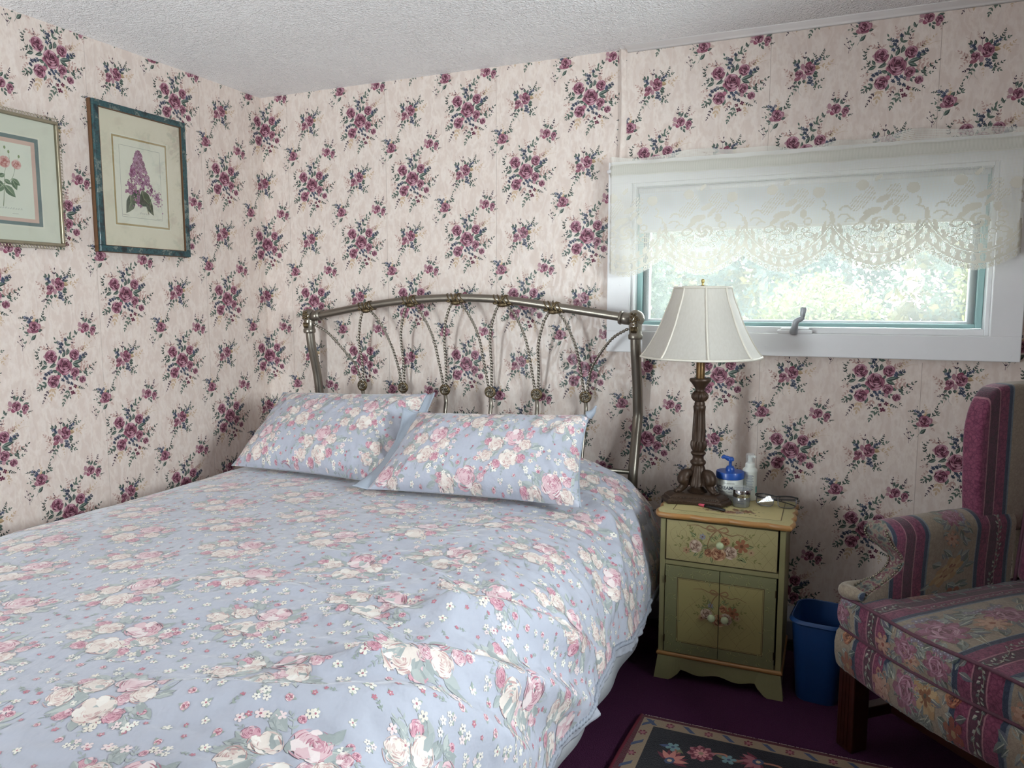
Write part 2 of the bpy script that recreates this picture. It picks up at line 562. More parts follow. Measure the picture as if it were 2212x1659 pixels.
def art_big():
    A = Art(3)
    f = lambda L: [(x, -y) for x, y in L]
    # back sprigs
    for pts, c, n, ll in (([(735, 240), (735, 120), (700, 20)], PK, 4, 46), ([(740, 130), (790, 60), (840, 60)], PK, 2, 34),
                          ([(1150, 430), (1230, 350), (1370, 235)], TN, 5, 44), ([(1260, 390), (1360, 350), (1470, 345)], TN, 0, 20), ([(1230, 340), (1230, 260)], TN, 2, 34),
                          ([(330, 660), (200, 520), (180, 420), (245, 310)], GD, 5, 52), ([(190, 420), (140, 350)], GD, 1, 28),
                          ([(300, 690), (240, 640), (160, 680)], GD, 2, 46),
                          ([(1090, 830), (1260, 800), (1340, 740), (1440, 680)], GD, 3, 66), ([(1340, 760), (1390, 800)], VI, 1, 44),
                          ([(1150, 940), (1260, 890), (1340, 870)], GR, 2, 50), ([(1040, 780), (1160, 760), (1300, 730)], PK, 3, 90),
                          ([(1060, 690), (1150, 660), (1230, 640)], PK, 2, 60),
                          ([(430, 1050), (440, 1150), (430, 1260)], TN, 2, 105), ([(480, 1060), (500, 1160)], TN, 1, 80),
                          ([(380, 1130), (310, 1230), (250, 1350)], VI, 4, 50), ([(330, 1280), (360, 1350), (400, 1375)], PK, 0, 16),
                          ([(400, 960), (300, 1010), (200, 1050)], GR, 2, 90), ([(330, 1010), (250, 1090), (180, 1110)], GD, 3, 52),
                          ([(290, 880), (210, 930), (160, 1010)], PK, 3, 46), ([(320, 780), (220, 800), (150, 810)], PK, 2, 50),
                          ([(240, 790), (240, 750)], GD, 1, 36),
                          ([(720, 1010), (700, 1080), (640, 1130)], PK, 2, 80), ([(720, 1080), (690, 1170), (650, 1210)], VI, 2, 44),
                          ([(810, 1120), (770, 1240), (700, 1350), (675, 1430)], GR, 4, 76), ([(780, 1230), (820, 1300)], GR, 1, 70),
                          ([(1000, 1090), (1010, 1220), (1020, 1330)], TN, 4, 48), ([(1010, 1200), (1070, 1290)], TN, 2, 34),
                          ([(1020, 1100), (1080, 1150), (1140, 1170)], GD, 3, 46), ([(1180, 1060), (1230, 1120)], GD, 1, 40),
                          ([(440, 400), (400, 330), (310, 300)], PK, 2, 80), ([(480, 380), (480, 330), (520, 310)], PK, 2, 40), ([(440, 380), (420, 300)], VI, 1, 46), ([(450, 330), (410, 260)], VI, 0, 40),
                          ([(940, 380), (960, 320), (990, 210)], PK, 3, 70), ([(960, 300), (955, 200)], VI, 1, 44), ([(1040, 430), (1120, 380), (1180, 340)], PK, 3, 70),
                          ([(690, 470), (640, 300), (585, 170)], GR, 2, 80), ([(740, 350), (840, 240), (905, 90)], GR, 2, 96), ([(800, 200), (880, 150), (960, 130)], GR, 1, 80)):
        A.sprig(f(pts), 8, c, n, ll * 1.28, .46)
    for x0, y0, x1, y1, w in ((720, 520, 790, 390, .5), (650, 620, 650, 470, .4), (575, 640, 420, 700, .42), (600, 800, 475, 760, .5), (390, 660, 240, 720, .45),
                              (370, 645, 310, 545, .5), (930, 650, 1185, 590, .3), (935, 660, 1105, 740, .42), (600, 790, 655, 905, .55), (615, 1000, 575, 1130, .5),
                              (1040, 800, 1130, 850, .6), (1160, 825, 1255, 885, .5), (1010, 930, 1080, 935, .5), (880, 380, 800, 480, .5), (850, 340, 820, 480, .4),
                              (880, 640, 930, 560, .5), (1120, 560, 1260, 530, .3), (500, 640, 560, 560, .5), (640, 900, 560, 850, .5), (980, 930, 1030, 1010, .5)):
        A.leaf(x0, -y0, x1, -y1, w, GR, 3, GL, GD)
    for k, (x, y) in enumerate(((650, 230), (715, 250), (690, 305), (670, 400), (735, 370), (800, 165), (1110, 515), (1180, 495), (1235, 470), (1100, 560), (340, 820), (400, 800), (450, 770), (310, 890),
                                (690, 955), (780, 935), (800, 1010), (880, 1045), (830, 890), (740, 890), (900, 930))):
        A.blossom(x, -y, 38, BL if k % 3 else '4c566c', 'c9b98f' if k % 4 == 0 else BD, 5, 7)
        A.blossom(x + 22, -(y + 20), 26, BD, None, 5, 6)
    for x, y, r in ((960, 1110, 46), (850, 1140, 40), (890, 1230, 50), (930, 1240, 30)):
        A.blossom(x, -y, r, '5a2438', '8a5566', 4, 8)
    A.base = 0
    for x, y, r, a, lv in ((985, 480, 112, .9, 10), (470, 490, 128, 1.2, 10), (490, 975, 125, -1.8, 10), (975, 830, 98, .4, 12), (1135, 985, 76, .8, 11), (745, 690, 165, 1.2, 28)):
        A.rose(x, -y, r, a, lv=lv)
    # wide lower petals of the main rose
    A.ell(620, -720, 70, 50, .5, 'a86a7c', 27); A.ell(760, -820, 95, 48, .15, '8f4c62', 27)
    A.ell(700, -600, 60, 50, .8, '8f4c62', 27); A.ell(350, -480, 40, 32, 0, 'a8828a', 9); A.ell(590, -900, 60, 45, .6, 'a86a7c', 9); A.ell(950, -950, 40, 45, 0, 'b08a90', 9)
    return A.comp(735, -702, 1 / 5805, 1 / 5575)

def art_medium():
    A = Art(5)
    f = lambda L: [(x, -y) for x, y in L]
    for pts, c, n, ll in (([(890, 620), (890, 450), (910, 290)], PK, 0, 30), ([(880, 440), (800, 390)], PK, 0, 30), ([(1130, 480), (1110, 400), (1070, 300)], PK, 2, 50),
                          ([(1180, 640), (1180, 500), (1200, 360)], VI, 1, 90), ([(1510, 560), (1490, 460), (1430, 380)], GD, 3, 60), ([(1580, 540), (1660, 430), (1700, 310)], GD, 4, 70),
                          ([(1600, 600), (1720, 540), (1800, 500)], GR, 2, 90), ([(1560, 720), (1720, 740), (1860, 690), (1920, 640)], TN, 3, 90), ([(1800, 720), (1900, 710), (2010, 740)], PK, 0, 30), ([(1740, 750), (1830, 870)], TN, 2, 60),
                          ([(920, 920), (790, 870), (660, 760)], PK, 3, 90), ([(920, 950), (760, 940)], PK, 1, 100), ([(910, 1000), (800, 1060), (700, 1170)], PK, 3, 70),
                          ([(970, 1150), (880, 1270), (800, 1290)], VI, 2, 80), ([(980, 1180), (960, 1330), (830, 1490)], GR, 3, 100), ([(960, 1400), (900, 1600)], PK, 0, 20), ([(1030, 1280), (1040, 1430), (1110, 1530)], GL, 0, 20),
                          ([(1240, 1100), (1230, 1260), (1250, 1420)], TN, 3, 60), ([(1440, 1230), (1560, 1190), (1690, 1130)], GD, 3, 80), ([(1420, 1220), (1520, 1290), (1620, 1340)], GR, 2, 100), ([(1460, 1260), (1480, 1370)], GD, 1, 70)):
        A.sprig(f(pts), 12, c, n, ll * 1.25, .46)
    for x0, y0, x1, y1, w in ((1030, 620, 1010, 470, .5), (940, 600, 900, 470, .5), (950, 610, 840, 550, .5), (1040, 760, 880, 760, .5), (1000, 840, 890, 770, .6), (1300, 600, 1260, 440, .5), (1340, 660, 1420, 500, .55),
                              (1470, 700, 1620, 650, .45), (1420, 960, 1560, 1050, .75), (1420, 900, 1570, 940, .6), (1180, 1080, 1180, 1200, .8), (1060, 1100, 1060, 1240, .7), (990, 1090, 890, 1200, .5), (1430, 1090, 1520, 1100, .6)):
        A.leaf(x0, -y0, x1, -y1, w, GR, 3, GL, GD)
    A.leaf(1440, -760, 1620, -800, .7, 'b39a76', 4, TN, '9a8064')
    for k, (x, y) in enumerate(((930, 640), (990, 620), (1000, 690), (1030, 720), (1480, 600), (1530, 580), (1590, 545), (1470, 660), (1310, 1030), (1370, 1060), (1330, 1120), (1400, 1150), (1420, 1250), (1300, 1190), (1360, 1200))):
        A.blossom(x, -y, 50, BL if k % 3 else '4c566c', 'c8c8d0' if k % 4 == 0 else BD, 5, 7)
    A.ell(1140, -720, 60, 100, .2, 'a07680', 9); A.ell(1000, -1050, 100, 60, .3, '8f5a66', 9); A.ell(1180, -1010, 60, 90, 0, 'a8828a', 9); A.ell(1290, -640, 90, 50, .4, '7d3c52', 9)
    A.rose(1040, -920, 118, .4, lv=10, sq=.8)
    A.rose(1325, -800, 165, .5, lv=28, sq=1.05)
    A.ell(1330, -930, 110, 50, .1, '8f4c62', 27)
    return A.comp(1200, -850, 1 / 8540, 1 / 8700)

def art_s1():
    A = Art(7)
    f = lambda L: [(x, -y) for x, y in L]
    for pts, c, n, ll in (([(530, 300), (530, 180)], GD, 0, 30), ([(500, 280), (450, 250), (405, 255)], GD, 2, 40), ([(670, 320), (690, 230), (660, 150)], TN, 3, 40), ([(770, 350), (840, 260), (860, 180)], GD, 3, 60), ([(780, 340), (850, 300), (880, 280)], GR, 1, 60),
                          ([(520, 420), (470, 390), (450, 370)], VI, 0, 40), ([(530, 440), (420, 440)], GR, 1, 50), ([(590, 640), (580, 580), (480, 560)], GL, 0, 30), ([(555, 720), (600, 640), (640, 530)], GR, 0, 30),
                          ([(770, 520), (800, 560), (830, 580)], PK, 2, 36), ([(415, 840), (420, 720), (380, 600)], VI, 2, 44), ([(410, 750), (350, 690)], VI, 0, 44), ([(440, 800), (480, 720), (450, 660)], GR, 1, 60)):
        A.sprig(f(pts), 7, c, n, ll * 1.25, .46)
    for x0, y0, x1, y1, w in ((690, 360, 760, 280, .7), (560, 420, 520, 370, .6), (720, 490, 830, 480, .55), (600, 660, 700, 560, .5), (560, 540, 460, 500, .4), (550, 560, 500, 575, .5), (540, 310, 455, 300, .4), (590, 390, 570, 340, .6)):
        A.leaf(x0, -y0, x1, -y1, w, GR, 3, GL, GD)
    A.leaf(760, -440, 890, -440, .6, 'c4b0a6', 3, PK); A.leaf(650, -350, 690, -280, .6, 'c9ab86', 3)
    for k, (x, y) in enumerate(((500, 250), (545, 265), (590, 290), (630, 255), (560, 330), (600, 330))):
        A.blossom(x, -y, 32, BL if k % 2 else '4c566c', 'c8c8d0' if k % 3 == 0 else BD, 5, 7)
    A.ell(575, -490, 55, 40, -.4, '9a6a76', 9); A.ell(760, -420, 40, 60, -.3, '9a6a76', 9); A.ell(660, -500, 90, 36, 0, '8f4c62', 9)
    A.rose(668, -425, 105, 1.3, lv=10, sq=.85)
    return A.comp(665, -430, 1 / 5615, 1 / 5275)

def art_s2():
    A = Art(9)
    f = lambda L: [(x, -y) for x, y in L]
    for pts, c, n, ll in (([(1780, 150), (1780, 80), (1790, 0)], PK, 3, 36), ([(1720, 210), (1690, 110), (1700, 40)], VI, 2, 44), ([(1850, 200), (1910, 110), (1930, 50)], VI, 3, 44), ([(1890, 190), (1960, 180), (2020, 140)], PK, 3, 36),
                          ([(1640, 330), (1560, 390), (1495, 450)], GR, 1, 60), ([(1620, 340), (1590, 270)], PK, 1, 30), ([(1950, 400), (1990, 430), (2030, 420)], GD, 2, 34), ([(1930, 440), (1960, 520)], PK, 2, 36)):
        A.sprig(f(pts), 7, c, n, ll * 1.25, .46)
    for x0, y0, x1, y1, w in ((1710, 190, 1740, 100, .5), (1740, 210, 1810, 120, .45), (1830, 230, 1850, 140, .5), (1840, 220, 1910, 200, .5), (1880, 290, 2000, 265, .45), (1960, 300, 2000, 340, .6), (1770, 390, 1770, 460, .6), (1800, 390, 1870, 420, .55), (1800, 430, 1850, 510, .5), (1530, 420, 1510, 340, .5), (1510, 420, 1580, 395, .5)):
        A.leaf(x0, -y0, x1, -y1, w, GR, 3, GL, GD)
    A.ell(1635, -250, 40, 55, .2, 'a8828a', 9); A.ell(1690, -370, 45, 40, 0, '8f4c62', 9); A.ell(1620, -340, 40, 30, .4, 'a8828a', 8); A.ell(1900, -420, 40, 45, 0, '9a6a76', 9)
    A.rose(1755, -300, 88, .7, lv=12, sq=.95)
    A.rose(1915, -350, 66, .8, lv=10)
    return A.comp(1750, -300, 1 / 5615, 1 / 5275)

BIG, MED, S1, S2 = art_big(), art_medium(), art_s1(), art_s2()
LW, LP, LX, LZ = 0.525, 0.5237, 0.5451, 2.0523

def lattice(wall):
    items = []
    for j2 in range(-1, 9):
        for i2 in range(-16, 15):
            if (i2 + j2) % 2:
                continue
            i, j = i2 / 2, j2 / 2
            if wall == 'back':
                s, z = LX + i * LW - .007 * j, LZ - LP * j - .0039 * i
            else:
                k = min(i + 1.04, 0)
                s, z = LX + i * LW - .012 * j, LZ - LP * j + .0039 * 1.04 - .0145 * k
            if z < -.3 or s < -4.1 or s > 4.2:
                continue
            for a, dx, dz in ((BIG, 0, 0), (MED, .2442, .012), (S1, .158, -.1277), (S2, -.1773, -.1183)):
                items.append((a, s + dx, z + dz, 0.0, 1.0))
    return scatter(items)

def wallpaper_material():
    nt = NT('wallpaper')
    nt.set(Roughness=.5)
    nt.b.inputs['Specular IOR Level'].default_value = .35
    geo = nt.n('ShaderNodeNewGeometry')
    mp = nt.n('ShaderNodeMapping')
    mp.inputs['Scale'].default_value = (1, 1, .5)
    nt.l(geo.outputs['Position'], mp.inputs[0])
    nz = nt.noise(mp.outputs[0], 26, 5, .6)
    moire = nt.n('ShaderNodeTexWave', _wave_type='BANDS', _bands_direction='X')
    mp2 = nt.n('ShaderNodeMapping')
    mp2.inputs['Scale'].default_value = (1, 1, .55)
    mp2.inputs['Rotation'].default_value = (0, 0, PI / 4)
    nt.l(geo.outputs['Position'], mp2.inputs[0])
    nt.l(mp2.outputs[0], moire.inputs['Vector'])
    moire.inputs['Scale'].default_value = 11
    moire.inputs['Distortion'].default_value = 16
    moire.inputs['Detail'].default_value = 3
    moire.inputs['Detail Scale'].default_value = 1.6
    base = nt.ramp(nz, [(.3, 'd0c0b7'), (.47, 'd3c3ba'), (.55, 'dbcec5'), (.63, 'd2c2b9'), (.8, 'd1c1b8')])
    base = nt.mix(nt.ramp(moire.outputs['Fac'], [(0.45, 0.0), (.85, .28)]), base, lin('e0d6d0'))
    rough = nt.ramp(moire.outputs['Fac'], [(.2, .62), (.8, .36)])
    nt.l(rough, nt.b.inputs['Roughness'])
    ink_over(nt, base)
    nt.bump(moire.outputs['Fac'], .12, .0015)
    return nt.m
M_PAPER = wallpaper_material()

# ------------------------------------------------------------------ room shell
def wall_back():
    m = MB()
    T = .14
    xs, zs = [-.14, WX0, WX1, RX + .14], [-.02, WZ0, WZ1, H]
    m.box(xs[0], xs[1], 0, T, zs[0], zs[3]); m.box(xs[2], xs[3], 0, T, zs[0], zs[3])
    m.box(xs[1], xs[2], 0, T, zs[0], zs[1]); m.box(xs[1], xs[2], 0, T, zs[2], zs[3])
    art = lattice('back')
    c = centroids(art)
    ok = (c[:, 0] > -.004) & (c[:, 0] < RX) & (c[:, 1] < H + .01) & (c[:, 1] > .0)
    ok &= ~((c[:, 0] > 1.70) & (c[:, 0] < 3.03) & (c[:, 1] > 1.09) & (c[:, 1] < 1.77))
    art = keep(art, ok)
    seam = Art()  # tan lines: yellowed strip edges, with the joint's shade painted in
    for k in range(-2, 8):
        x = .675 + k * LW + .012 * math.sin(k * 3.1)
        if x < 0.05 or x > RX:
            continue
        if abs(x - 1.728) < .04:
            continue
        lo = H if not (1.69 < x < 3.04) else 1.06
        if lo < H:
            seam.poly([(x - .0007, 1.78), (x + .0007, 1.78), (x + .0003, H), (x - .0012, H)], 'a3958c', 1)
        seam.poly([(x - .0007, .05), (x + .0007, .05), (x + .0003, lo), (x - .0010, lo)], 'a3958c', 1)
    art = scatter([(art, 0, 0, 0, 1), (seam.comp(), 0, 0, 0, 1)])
    pos = lambda v, l: np.stack([np.maximum(v[:, 0], .0003), -.00012 - l * 2e-5, np.clip(v[:, 1], .03, H - .001)], 1)
    return structure(printed('wall_back', m.arrays(), art, pos, M_PAPER))

def wall_left():
    m = MB()
    m.box(-.14, 0, RY - .14, 0, -.02, H)
    art = lattice('left')
    c = centroids(art)
    ok = (c[:, 0] < .004) & (c[:, 0] > RY) & (c[:, 1] < H + .01) & (c[:, 1] > 0)
    art = keep(art, ok)
    seam = Art()  # yellowed strip edges again, joint shade included in the line colour
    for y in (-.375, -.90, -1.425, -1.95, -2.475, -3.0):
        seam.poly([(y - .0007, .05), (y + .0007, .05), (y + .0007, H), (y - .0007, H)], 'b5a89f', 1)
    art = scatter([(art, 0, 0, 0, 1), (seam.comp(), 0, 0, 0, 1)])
    pos = lambda v, l: np.stack([.00012 + l * 2e-5, np.minimum(v[:, 0], -.0003), np.clip(v[:, 1], .03, H - .001)], 1)
    return structure(printed('wall_left', m.arrays(), art, pos, M_PAPER))

wb = wall_back()
wall_left()

def ridge():
    # the wallpaper bridges a panel joint above the window and stands off as a soft ridge
    P = []
    for z in np.linspace(1.79, H, 14):
        t = (z - 1.79) / (H - 1.79)
        w = .016 + .006 * (1 - t) ** 3
        row = []
        for a in np.linspace(0, 1, 9):
            x = 1.724 + .004 * math.sin(t * 4) - .004 * (1 - t) + (a - .5) * w * 1.7
            y = -.0075 * math.exp(-((a - .44) / .2) ** 2) * (1.15 if a < .44 else 1)
            row.append((x, y - .0012 - (.003 if a < .42 and a > .3 else 0), z))
        P.append(row)
    m = MB()
    m.grid(np.array(P))
    o = m.build('wallpaper_ridge', M_PAPER, wb, True)
    at = o.data.color_attributes.new('ink', 'FLOAT_COLOR', 'POINT')
    at.data.foreach_set('color', np.zeros(len(o.data.vertices) * 4, np.float32))
ridge()

M_PLAIN = simple('plain_paper', 'c9bdb5', .7, var=.04, vscale=6)
m = MB()
y0, y1, z0, z1 = W2
m.box(RX, RX + .14, RY - .14, y0, -.02, H); m.box(RX, RX + .14, y1, .0, -.02, H)
m.box(RX, RX + .14, y0, y1, -.02, z0); m.box(RX, RX + .14, y0, y1, z1, H)
structure(m.build('wall_right', M_PLAIN))
m = MB()
x0, x1, z0, z1 = W3_FILL
m.box(0, x0, RY - .14, RY, -.02, H); m.box(x1, RX, RY - .14, RY, -.02, H)
m.box(x0, x1, RY - .14, RY, -.02, z0); m.box(x0, x1, RY - .14, RY, z1, H)
structure(m.build('wall_front', M_PLAIN))

def ceiling_material():
    nt = NT('stippled_ceiling')
    nt.set(Roughness=.85)
    v = nt.coord('Object')
    vo = nt.n('ShaderNodeTexVoronoi', _feature='F1')
    vo.inputs['Scale'].default_value = 150
    nt.l(v, vo.inputs['Vector'])
    nz = nt.noise(v, 95, 2)
    big = nt.noise(v, 3.0, 3)
    hgt = nt.mix(.5, nt.ramp(vo.outputs['Distance'], [(.12, 1.0), (.5, 0.0)]), nt.ramp(nz, [(.45, 0.0), (.62, 1.0)]))
    nt.color(nt.mix(nt.ramp(big, [(.3, 0.0), (.7, 1.0)]), lin('eeebeb'), lin('f5f3f3')))
    nt.bump(hgt, 1.0, .0055)
    return nt.m
M_CEIL = ceiling_material()
m = MB(); m.box(-.14, RX + .14, RY - .14, .14, H, H + .12)
structure(m.build('ceiling', M_CEIL))
m = MB()
prof = [(0, 0), (-.05, 0), (-.045, -.002), (-.014, -.006), (-.004, -.009), (0, -.014)]
m.prism(prof, lambda p: (1.74, p[0] - .0005, H + p[1]), lambda p: (RX, p[0] - .0005, H + p[1]))
tr = m.build('trim_1', simple('joint_plaster', 'e6e3e2', .8, bump=.3, bscale=60), None, True)
structure(tr)

def carpet_material():
    nt = NT('burgundy_carpet')
    nt.set(Roughness=.95)
    nt.b.inputs['Specular IOR Level'].default_value = .03
    v = nt.coord('Object')
    n1 = nt.noise(v, 260, 2, .7)
    n2 = nt.noise(v, 5, 3)
    c = nt.mix(n1, lin('351b30'), lin('5a3150'))
    nt.color(nt.mix(nt.ramp(n2, [(.35, 0.0), (.7, .35)]), c, lin('502c46')))
    nt.bump(n1, .9, .006)
    return nt.m
m = MB(); m.box(-.14, RX + .14, RY - .14, .14, -.06, 0)
structure(m.build('floor', carpet_material()))

M_WHITE = simple('white_paint', 'ececee', .45, var=.03, vscale=8)
# baseboard heater along the back wall (its end shows between bed and nightstand)
ht = empty('baseboard_heater', (1.0, -.035, 0))
ht.location = (0, 0, 0)
m = MB()
prof = [(-.002, .03), (-.05, .03), (-.062, .045), (-.066, .115), (-.05, .135), (-.002, .15)]
m.prism(prof, lambda p: (.35, p[0], p[1]), lambda p: (3.55, p[0], p[1]))
m.build('heater_cover', simple('heater_enamel', '8f8f93', .4), ht, False, .003)
m = MB(); m.box(.36, 3.54, -.052, -.004, .0, .03)
m.build('heater_foot', simple('heater_dark', '2a2a2c', .6), ht)
tag(ht, 'grey metal baseboard heater low on the wall between bed and nightstand', 'heater')
m = MB(); m.box(0, .014, RY, 0, 0, .08)
structure(m.build('baseboard_left', M_WHITE, None, False, .003))

# ------------------------------------------------------------------ window in view
def glass_material(name, tint='f4fbfa', haze=0.0):
    nt = NT(name)
    t = nt.n('ShaderNodeBsdfTransparent'); t.inputs[0].default_value = lin(tint)
    g = nt.n('ShaderNodeBsdfGlossy'); g.inputs['Roughness'].default_value = .02
    fr = nt.n('ShaderNodeFresnel'); fr.inputs[0].default_value = 1.45
    mx = nt.n('ShaderNodeMixShader')
    nt.l(fr.outputs[0], mx.inputs[0]); nt.l(t.outputs[0], mx.inputs[1]); nt.l(g.outputs[0], mx.inputs[2])
    res = mx.outputs[0]
    if haze:
        d = nt.n('ShaderNodeBsdfDiffuse'); d.inputs[0].default_value = lin('d5d9da')
        tr_ = nt.n('ShaderNodeBsdfTranslucent'); tr_.inputs[0].default_value = lin('e6eeee')
        m1 = nt.n('ShaderNodeMixShader'); m1.inputs[0].default_value = .6
        nt.l(d.outputs[0], m1.inputs[1]); nt.l(tr_.outputs[0], m1.inputs[2])
        m2 = nt.n('ShaderNodeMixShader'); m2.inputs[0].default_value = haze
        nt.l(res, m2.inputs[1]); nt.l(m1.outputs[0], m2.inputs[2])
        res = m2.outputs[0]
    nt.l(res, nt.out.inputs['Surface'])
    return nt.m
M_GLASS = glass_material('window_glass')
M_SCREEN = glass_material('insect_screen_mesh', 'dadada', .12)
M_TEAL = simple('teal_sash', '9dc0c0', .45, var=.04)

def ring(m, x0, x1, z0, z1, wx, wz0, wz1, ya, yb):
    m.box(x0, x0 + wx, ya, yb, z0, z1); m.box(x1 - wx, x1, ya, yb, z0, z1)
    m.box(x0 + wx, x1 - wx, ya, yb, z0, z0 + wz0); m.box(x0 + wx, x1 - wx, ya, yb, z1 - wz1, z1)

win = structure(empty('window_1', ((WX0 + WX1) / 2, 0, WZ0)))
win['label'] = 'wide low window with white casing and teal sash behind the lamp'
def wpart(name, mb, mat, bevel=.002, parent=win):
    o = mb.build(name, mat, parent, False, bevel)
    o.matrix_parent_inverse = Matrix.Translation(-Vector(win.location)) if parent is win else Matrix.Identity(4)
    return o
CX0, CX1, CZ0, CZ1 = 1.678, 3.047, 1.072, 1.792
for nm, b in (('casing_board', (CX0, WX0 + .002, WZ0, WZ1)), ('casing_board', (WX1 - .002, CX1, WZ0, WZ1)), ('casing_board', (CX0, CX1, CZ0, WZ0 + .002)), ('casing_board', (CX0, CX1, WZ1 - .002, CZ1))):
    mb = MB(); mb.box(b[0], b[1], -.021, -.0008, b[2], b[3])
    wpart(nm, mb, M_WHITE, .003)
mb = MB()
for x, z in ((1.70, 1.092), (2.02, 1.09), (2.27, 1.107), (2.52, 1.10), (2.78, 1.095), (3.02, 1.09), (1.73, 1.33), (2.99, 1.38)):
    mb.lathe([(.0042, 0), (.0042, .0012), (.002, .0016)], 8, (0, 0, 0))
    mb.v[-1] = np.stack([x + mb.v[-1][:, 0], -.0205 - mb.v[-1][:, 2], z + mb.v[-1][:, 1]], 1)
wpart('nail_plugs', mb, M_WHITE, 0)['kind'] = 'stuff'
mb = MB(); ring(mb, WX0 + .001, WX1 - .001, WZ0 + .001, WZ1 - .001, .013, .022, .013, .0, .13)
wpart('jamb', mb, M_WHITE, .002)
mb = MB(); ring(mb, WX0 + .015, WX1 - .015, WZ0 + .024, WZ1 - .015, .020, .014, .02, .045, .075)
wpart('sash_frame', mb, M_TEAL, .003)
mb = MB(); ring(mb, WX0 + .032, WX1 - .032, WZ0 + .036, WZ1 - .032, .022, .010, .02, .075, .115)
wpart('outer_sash', mb, M_WHITE, .003)
mb = MB(); mb.box(WX0 + .05, WX1 - .05, .098, .101, WZ0 + .04, WZ1 - .045)
wpart('glass_pane', mb, M_GLASS, 0)
mb = MB(); mb.box(WX0 + .035, WX1 - .035, .056, .0568, WZ0 + .036, WZ1 - .034)
wpart('insect_screen', mb, M_SCREEN, 0)
M_CRANK = simple('grey_enamel', 'a8abb0', .35, .3)
mb = MB(); mb.box(2.307, 2.425, -.026, -.002, 1.153, 1.166); mb.box(2.318, 2.414, -.021, .0, 1.1535, 1.173)
cb = wpart('crank_housing', mb, M_WHITE, .004)
mb = MB()
mb.tube(bez([(2.362, -.02, 1.158), (2.366, -.036, 1.175), (2.37, -.044, 1.195), (2.385, -.042, 1.205), (2.392, -.04, 1.212)], 6), [.015, .0145, .014, .0135, .013, .0125] + list(np.linspace(.012, .0085, 19)), 10)
mb.tube([(2.389, -.04, 1.205), (2.391, -.04, 1.22), (2.393, -.04, 1.24), (2.394, -.04, 1.246)], [.0065, .009, .0115, .008], 12)
o = wpart('crank_handle', mb, M_CRANK, 0)
for pl in o.data.polygons: pl.use_smooth = True

# side window out of view, and the front window added as fill light
def other_window(name, mbs):
    w = structure(empty(name))
    for nm, mb, mt in mbs:
        mb.build(nm, mt, w, False, .002 if nm != 'glass_pane' else 0)
mb1, mb2 = MB(), MB()
y0, y1, z0, z1 = W2
for b in ((RX - .02, RX - .001, y0 - .09, y0, z0 - .09, z1 + .09), (RX - .02, RX - .001, y1, y1 + .09, z0 - .09, z1 + .09), (RX - .02, RX - .001, y0, y1, z0 - .09, z0), (RX - .02, RX - .001, y0, y1, z1, z1 + .09),
          (RX + .05, RX + .08, y0, y0 + .04, z0, z1), (RX + .05, RX + .08, y1 - .04, y1, z0, z1), (RX + .05, RX + .08, y0, y1, z0, z0 + .04), (RX + .05, RX + .08, y0, y1, z1 - .04, z1)):
    mb1.box(*b)
mb2.box(RX + .064, RX + .067, y0 + .03, y1 - .03, z0 + .03, z1 - .03)
other_window('window_2', [('casing', mb1, M_WHITE), ('glass_pane', mb2, M_GLASS)])
mb1, mb2 = MB(), MB()
x0, x1, z0, z1 = W3_FILL
for b in ((x0 - .09, x0, RY + .001, RY + .02, z0 - .09, z1 + .09), (x1, x1 + .09, RY + .001, RY + .02, z0 - .09, z1 + .09), (x0, x1, RY + .001, RY + .02, z0 - .09, z0), (x0, x1, RY + .001, RY + .02, z1, z1 + .09),
          (x0, x0 + .04, RY - .08, RY - .05, z0, z1), (x1 - .04, x1, RY - .08, RY - .05, z0, z1), (x0, x1, RY - .08, RY - .05, z0, z0 + .04), (x0, x1, RY - .08, RY - .05, z1 - .04, z1)):
    mb1.box(*b)
mb2.box(x0 + .03, x1 - .03, RY - .067, RY - .064, z0 + .03, z1 - .03)
other_window('fill_window_3', [('casing', mb1, M_WHITE), ('glass_pane', mb2, M_GLASS)])

# ------------------------------------------------------------------ trees outside
def leaf_material(name, a, b):
    nt = NT(name)
    nt.set(Roughness=.6)
    geo = nt.n('ShaderNodeNewGeometry')
    c = nt.mix(geo.outputs['Random Per Island'], lin(a), lin(b))
    nt.color(c)
    tr_ = nt.n('ShaderNodeBsdfTranslucent'); nt.l(c, tr_.inputs[0])
    mx = nt.n('ShaderNodeMixShader'); mx.inputs[0].default_value = .35
    nt.l(nt.b.outputs[0], mx.inputs[1]); nt.l(tr_.outputs[0], mx.inputs[2]); nt.l(mx.outputs[0], nt.out.inputs['Surface'])
    return nt.m
LEAVES = [leaf_material('leaf_deep_green', '1d281b', '313d2a'), leaf_material('leaf_yellow_green', '3e421f', '5a592d'), leaf_material('leaf_blue_green', '202d27', '37473f'), leaf_material('leaf_gold', '4b431e', '645829')]
M_BARK = simple('bark', '5a5048', .9, var=.3, bump=.6, bscale=40, bdist=.01)

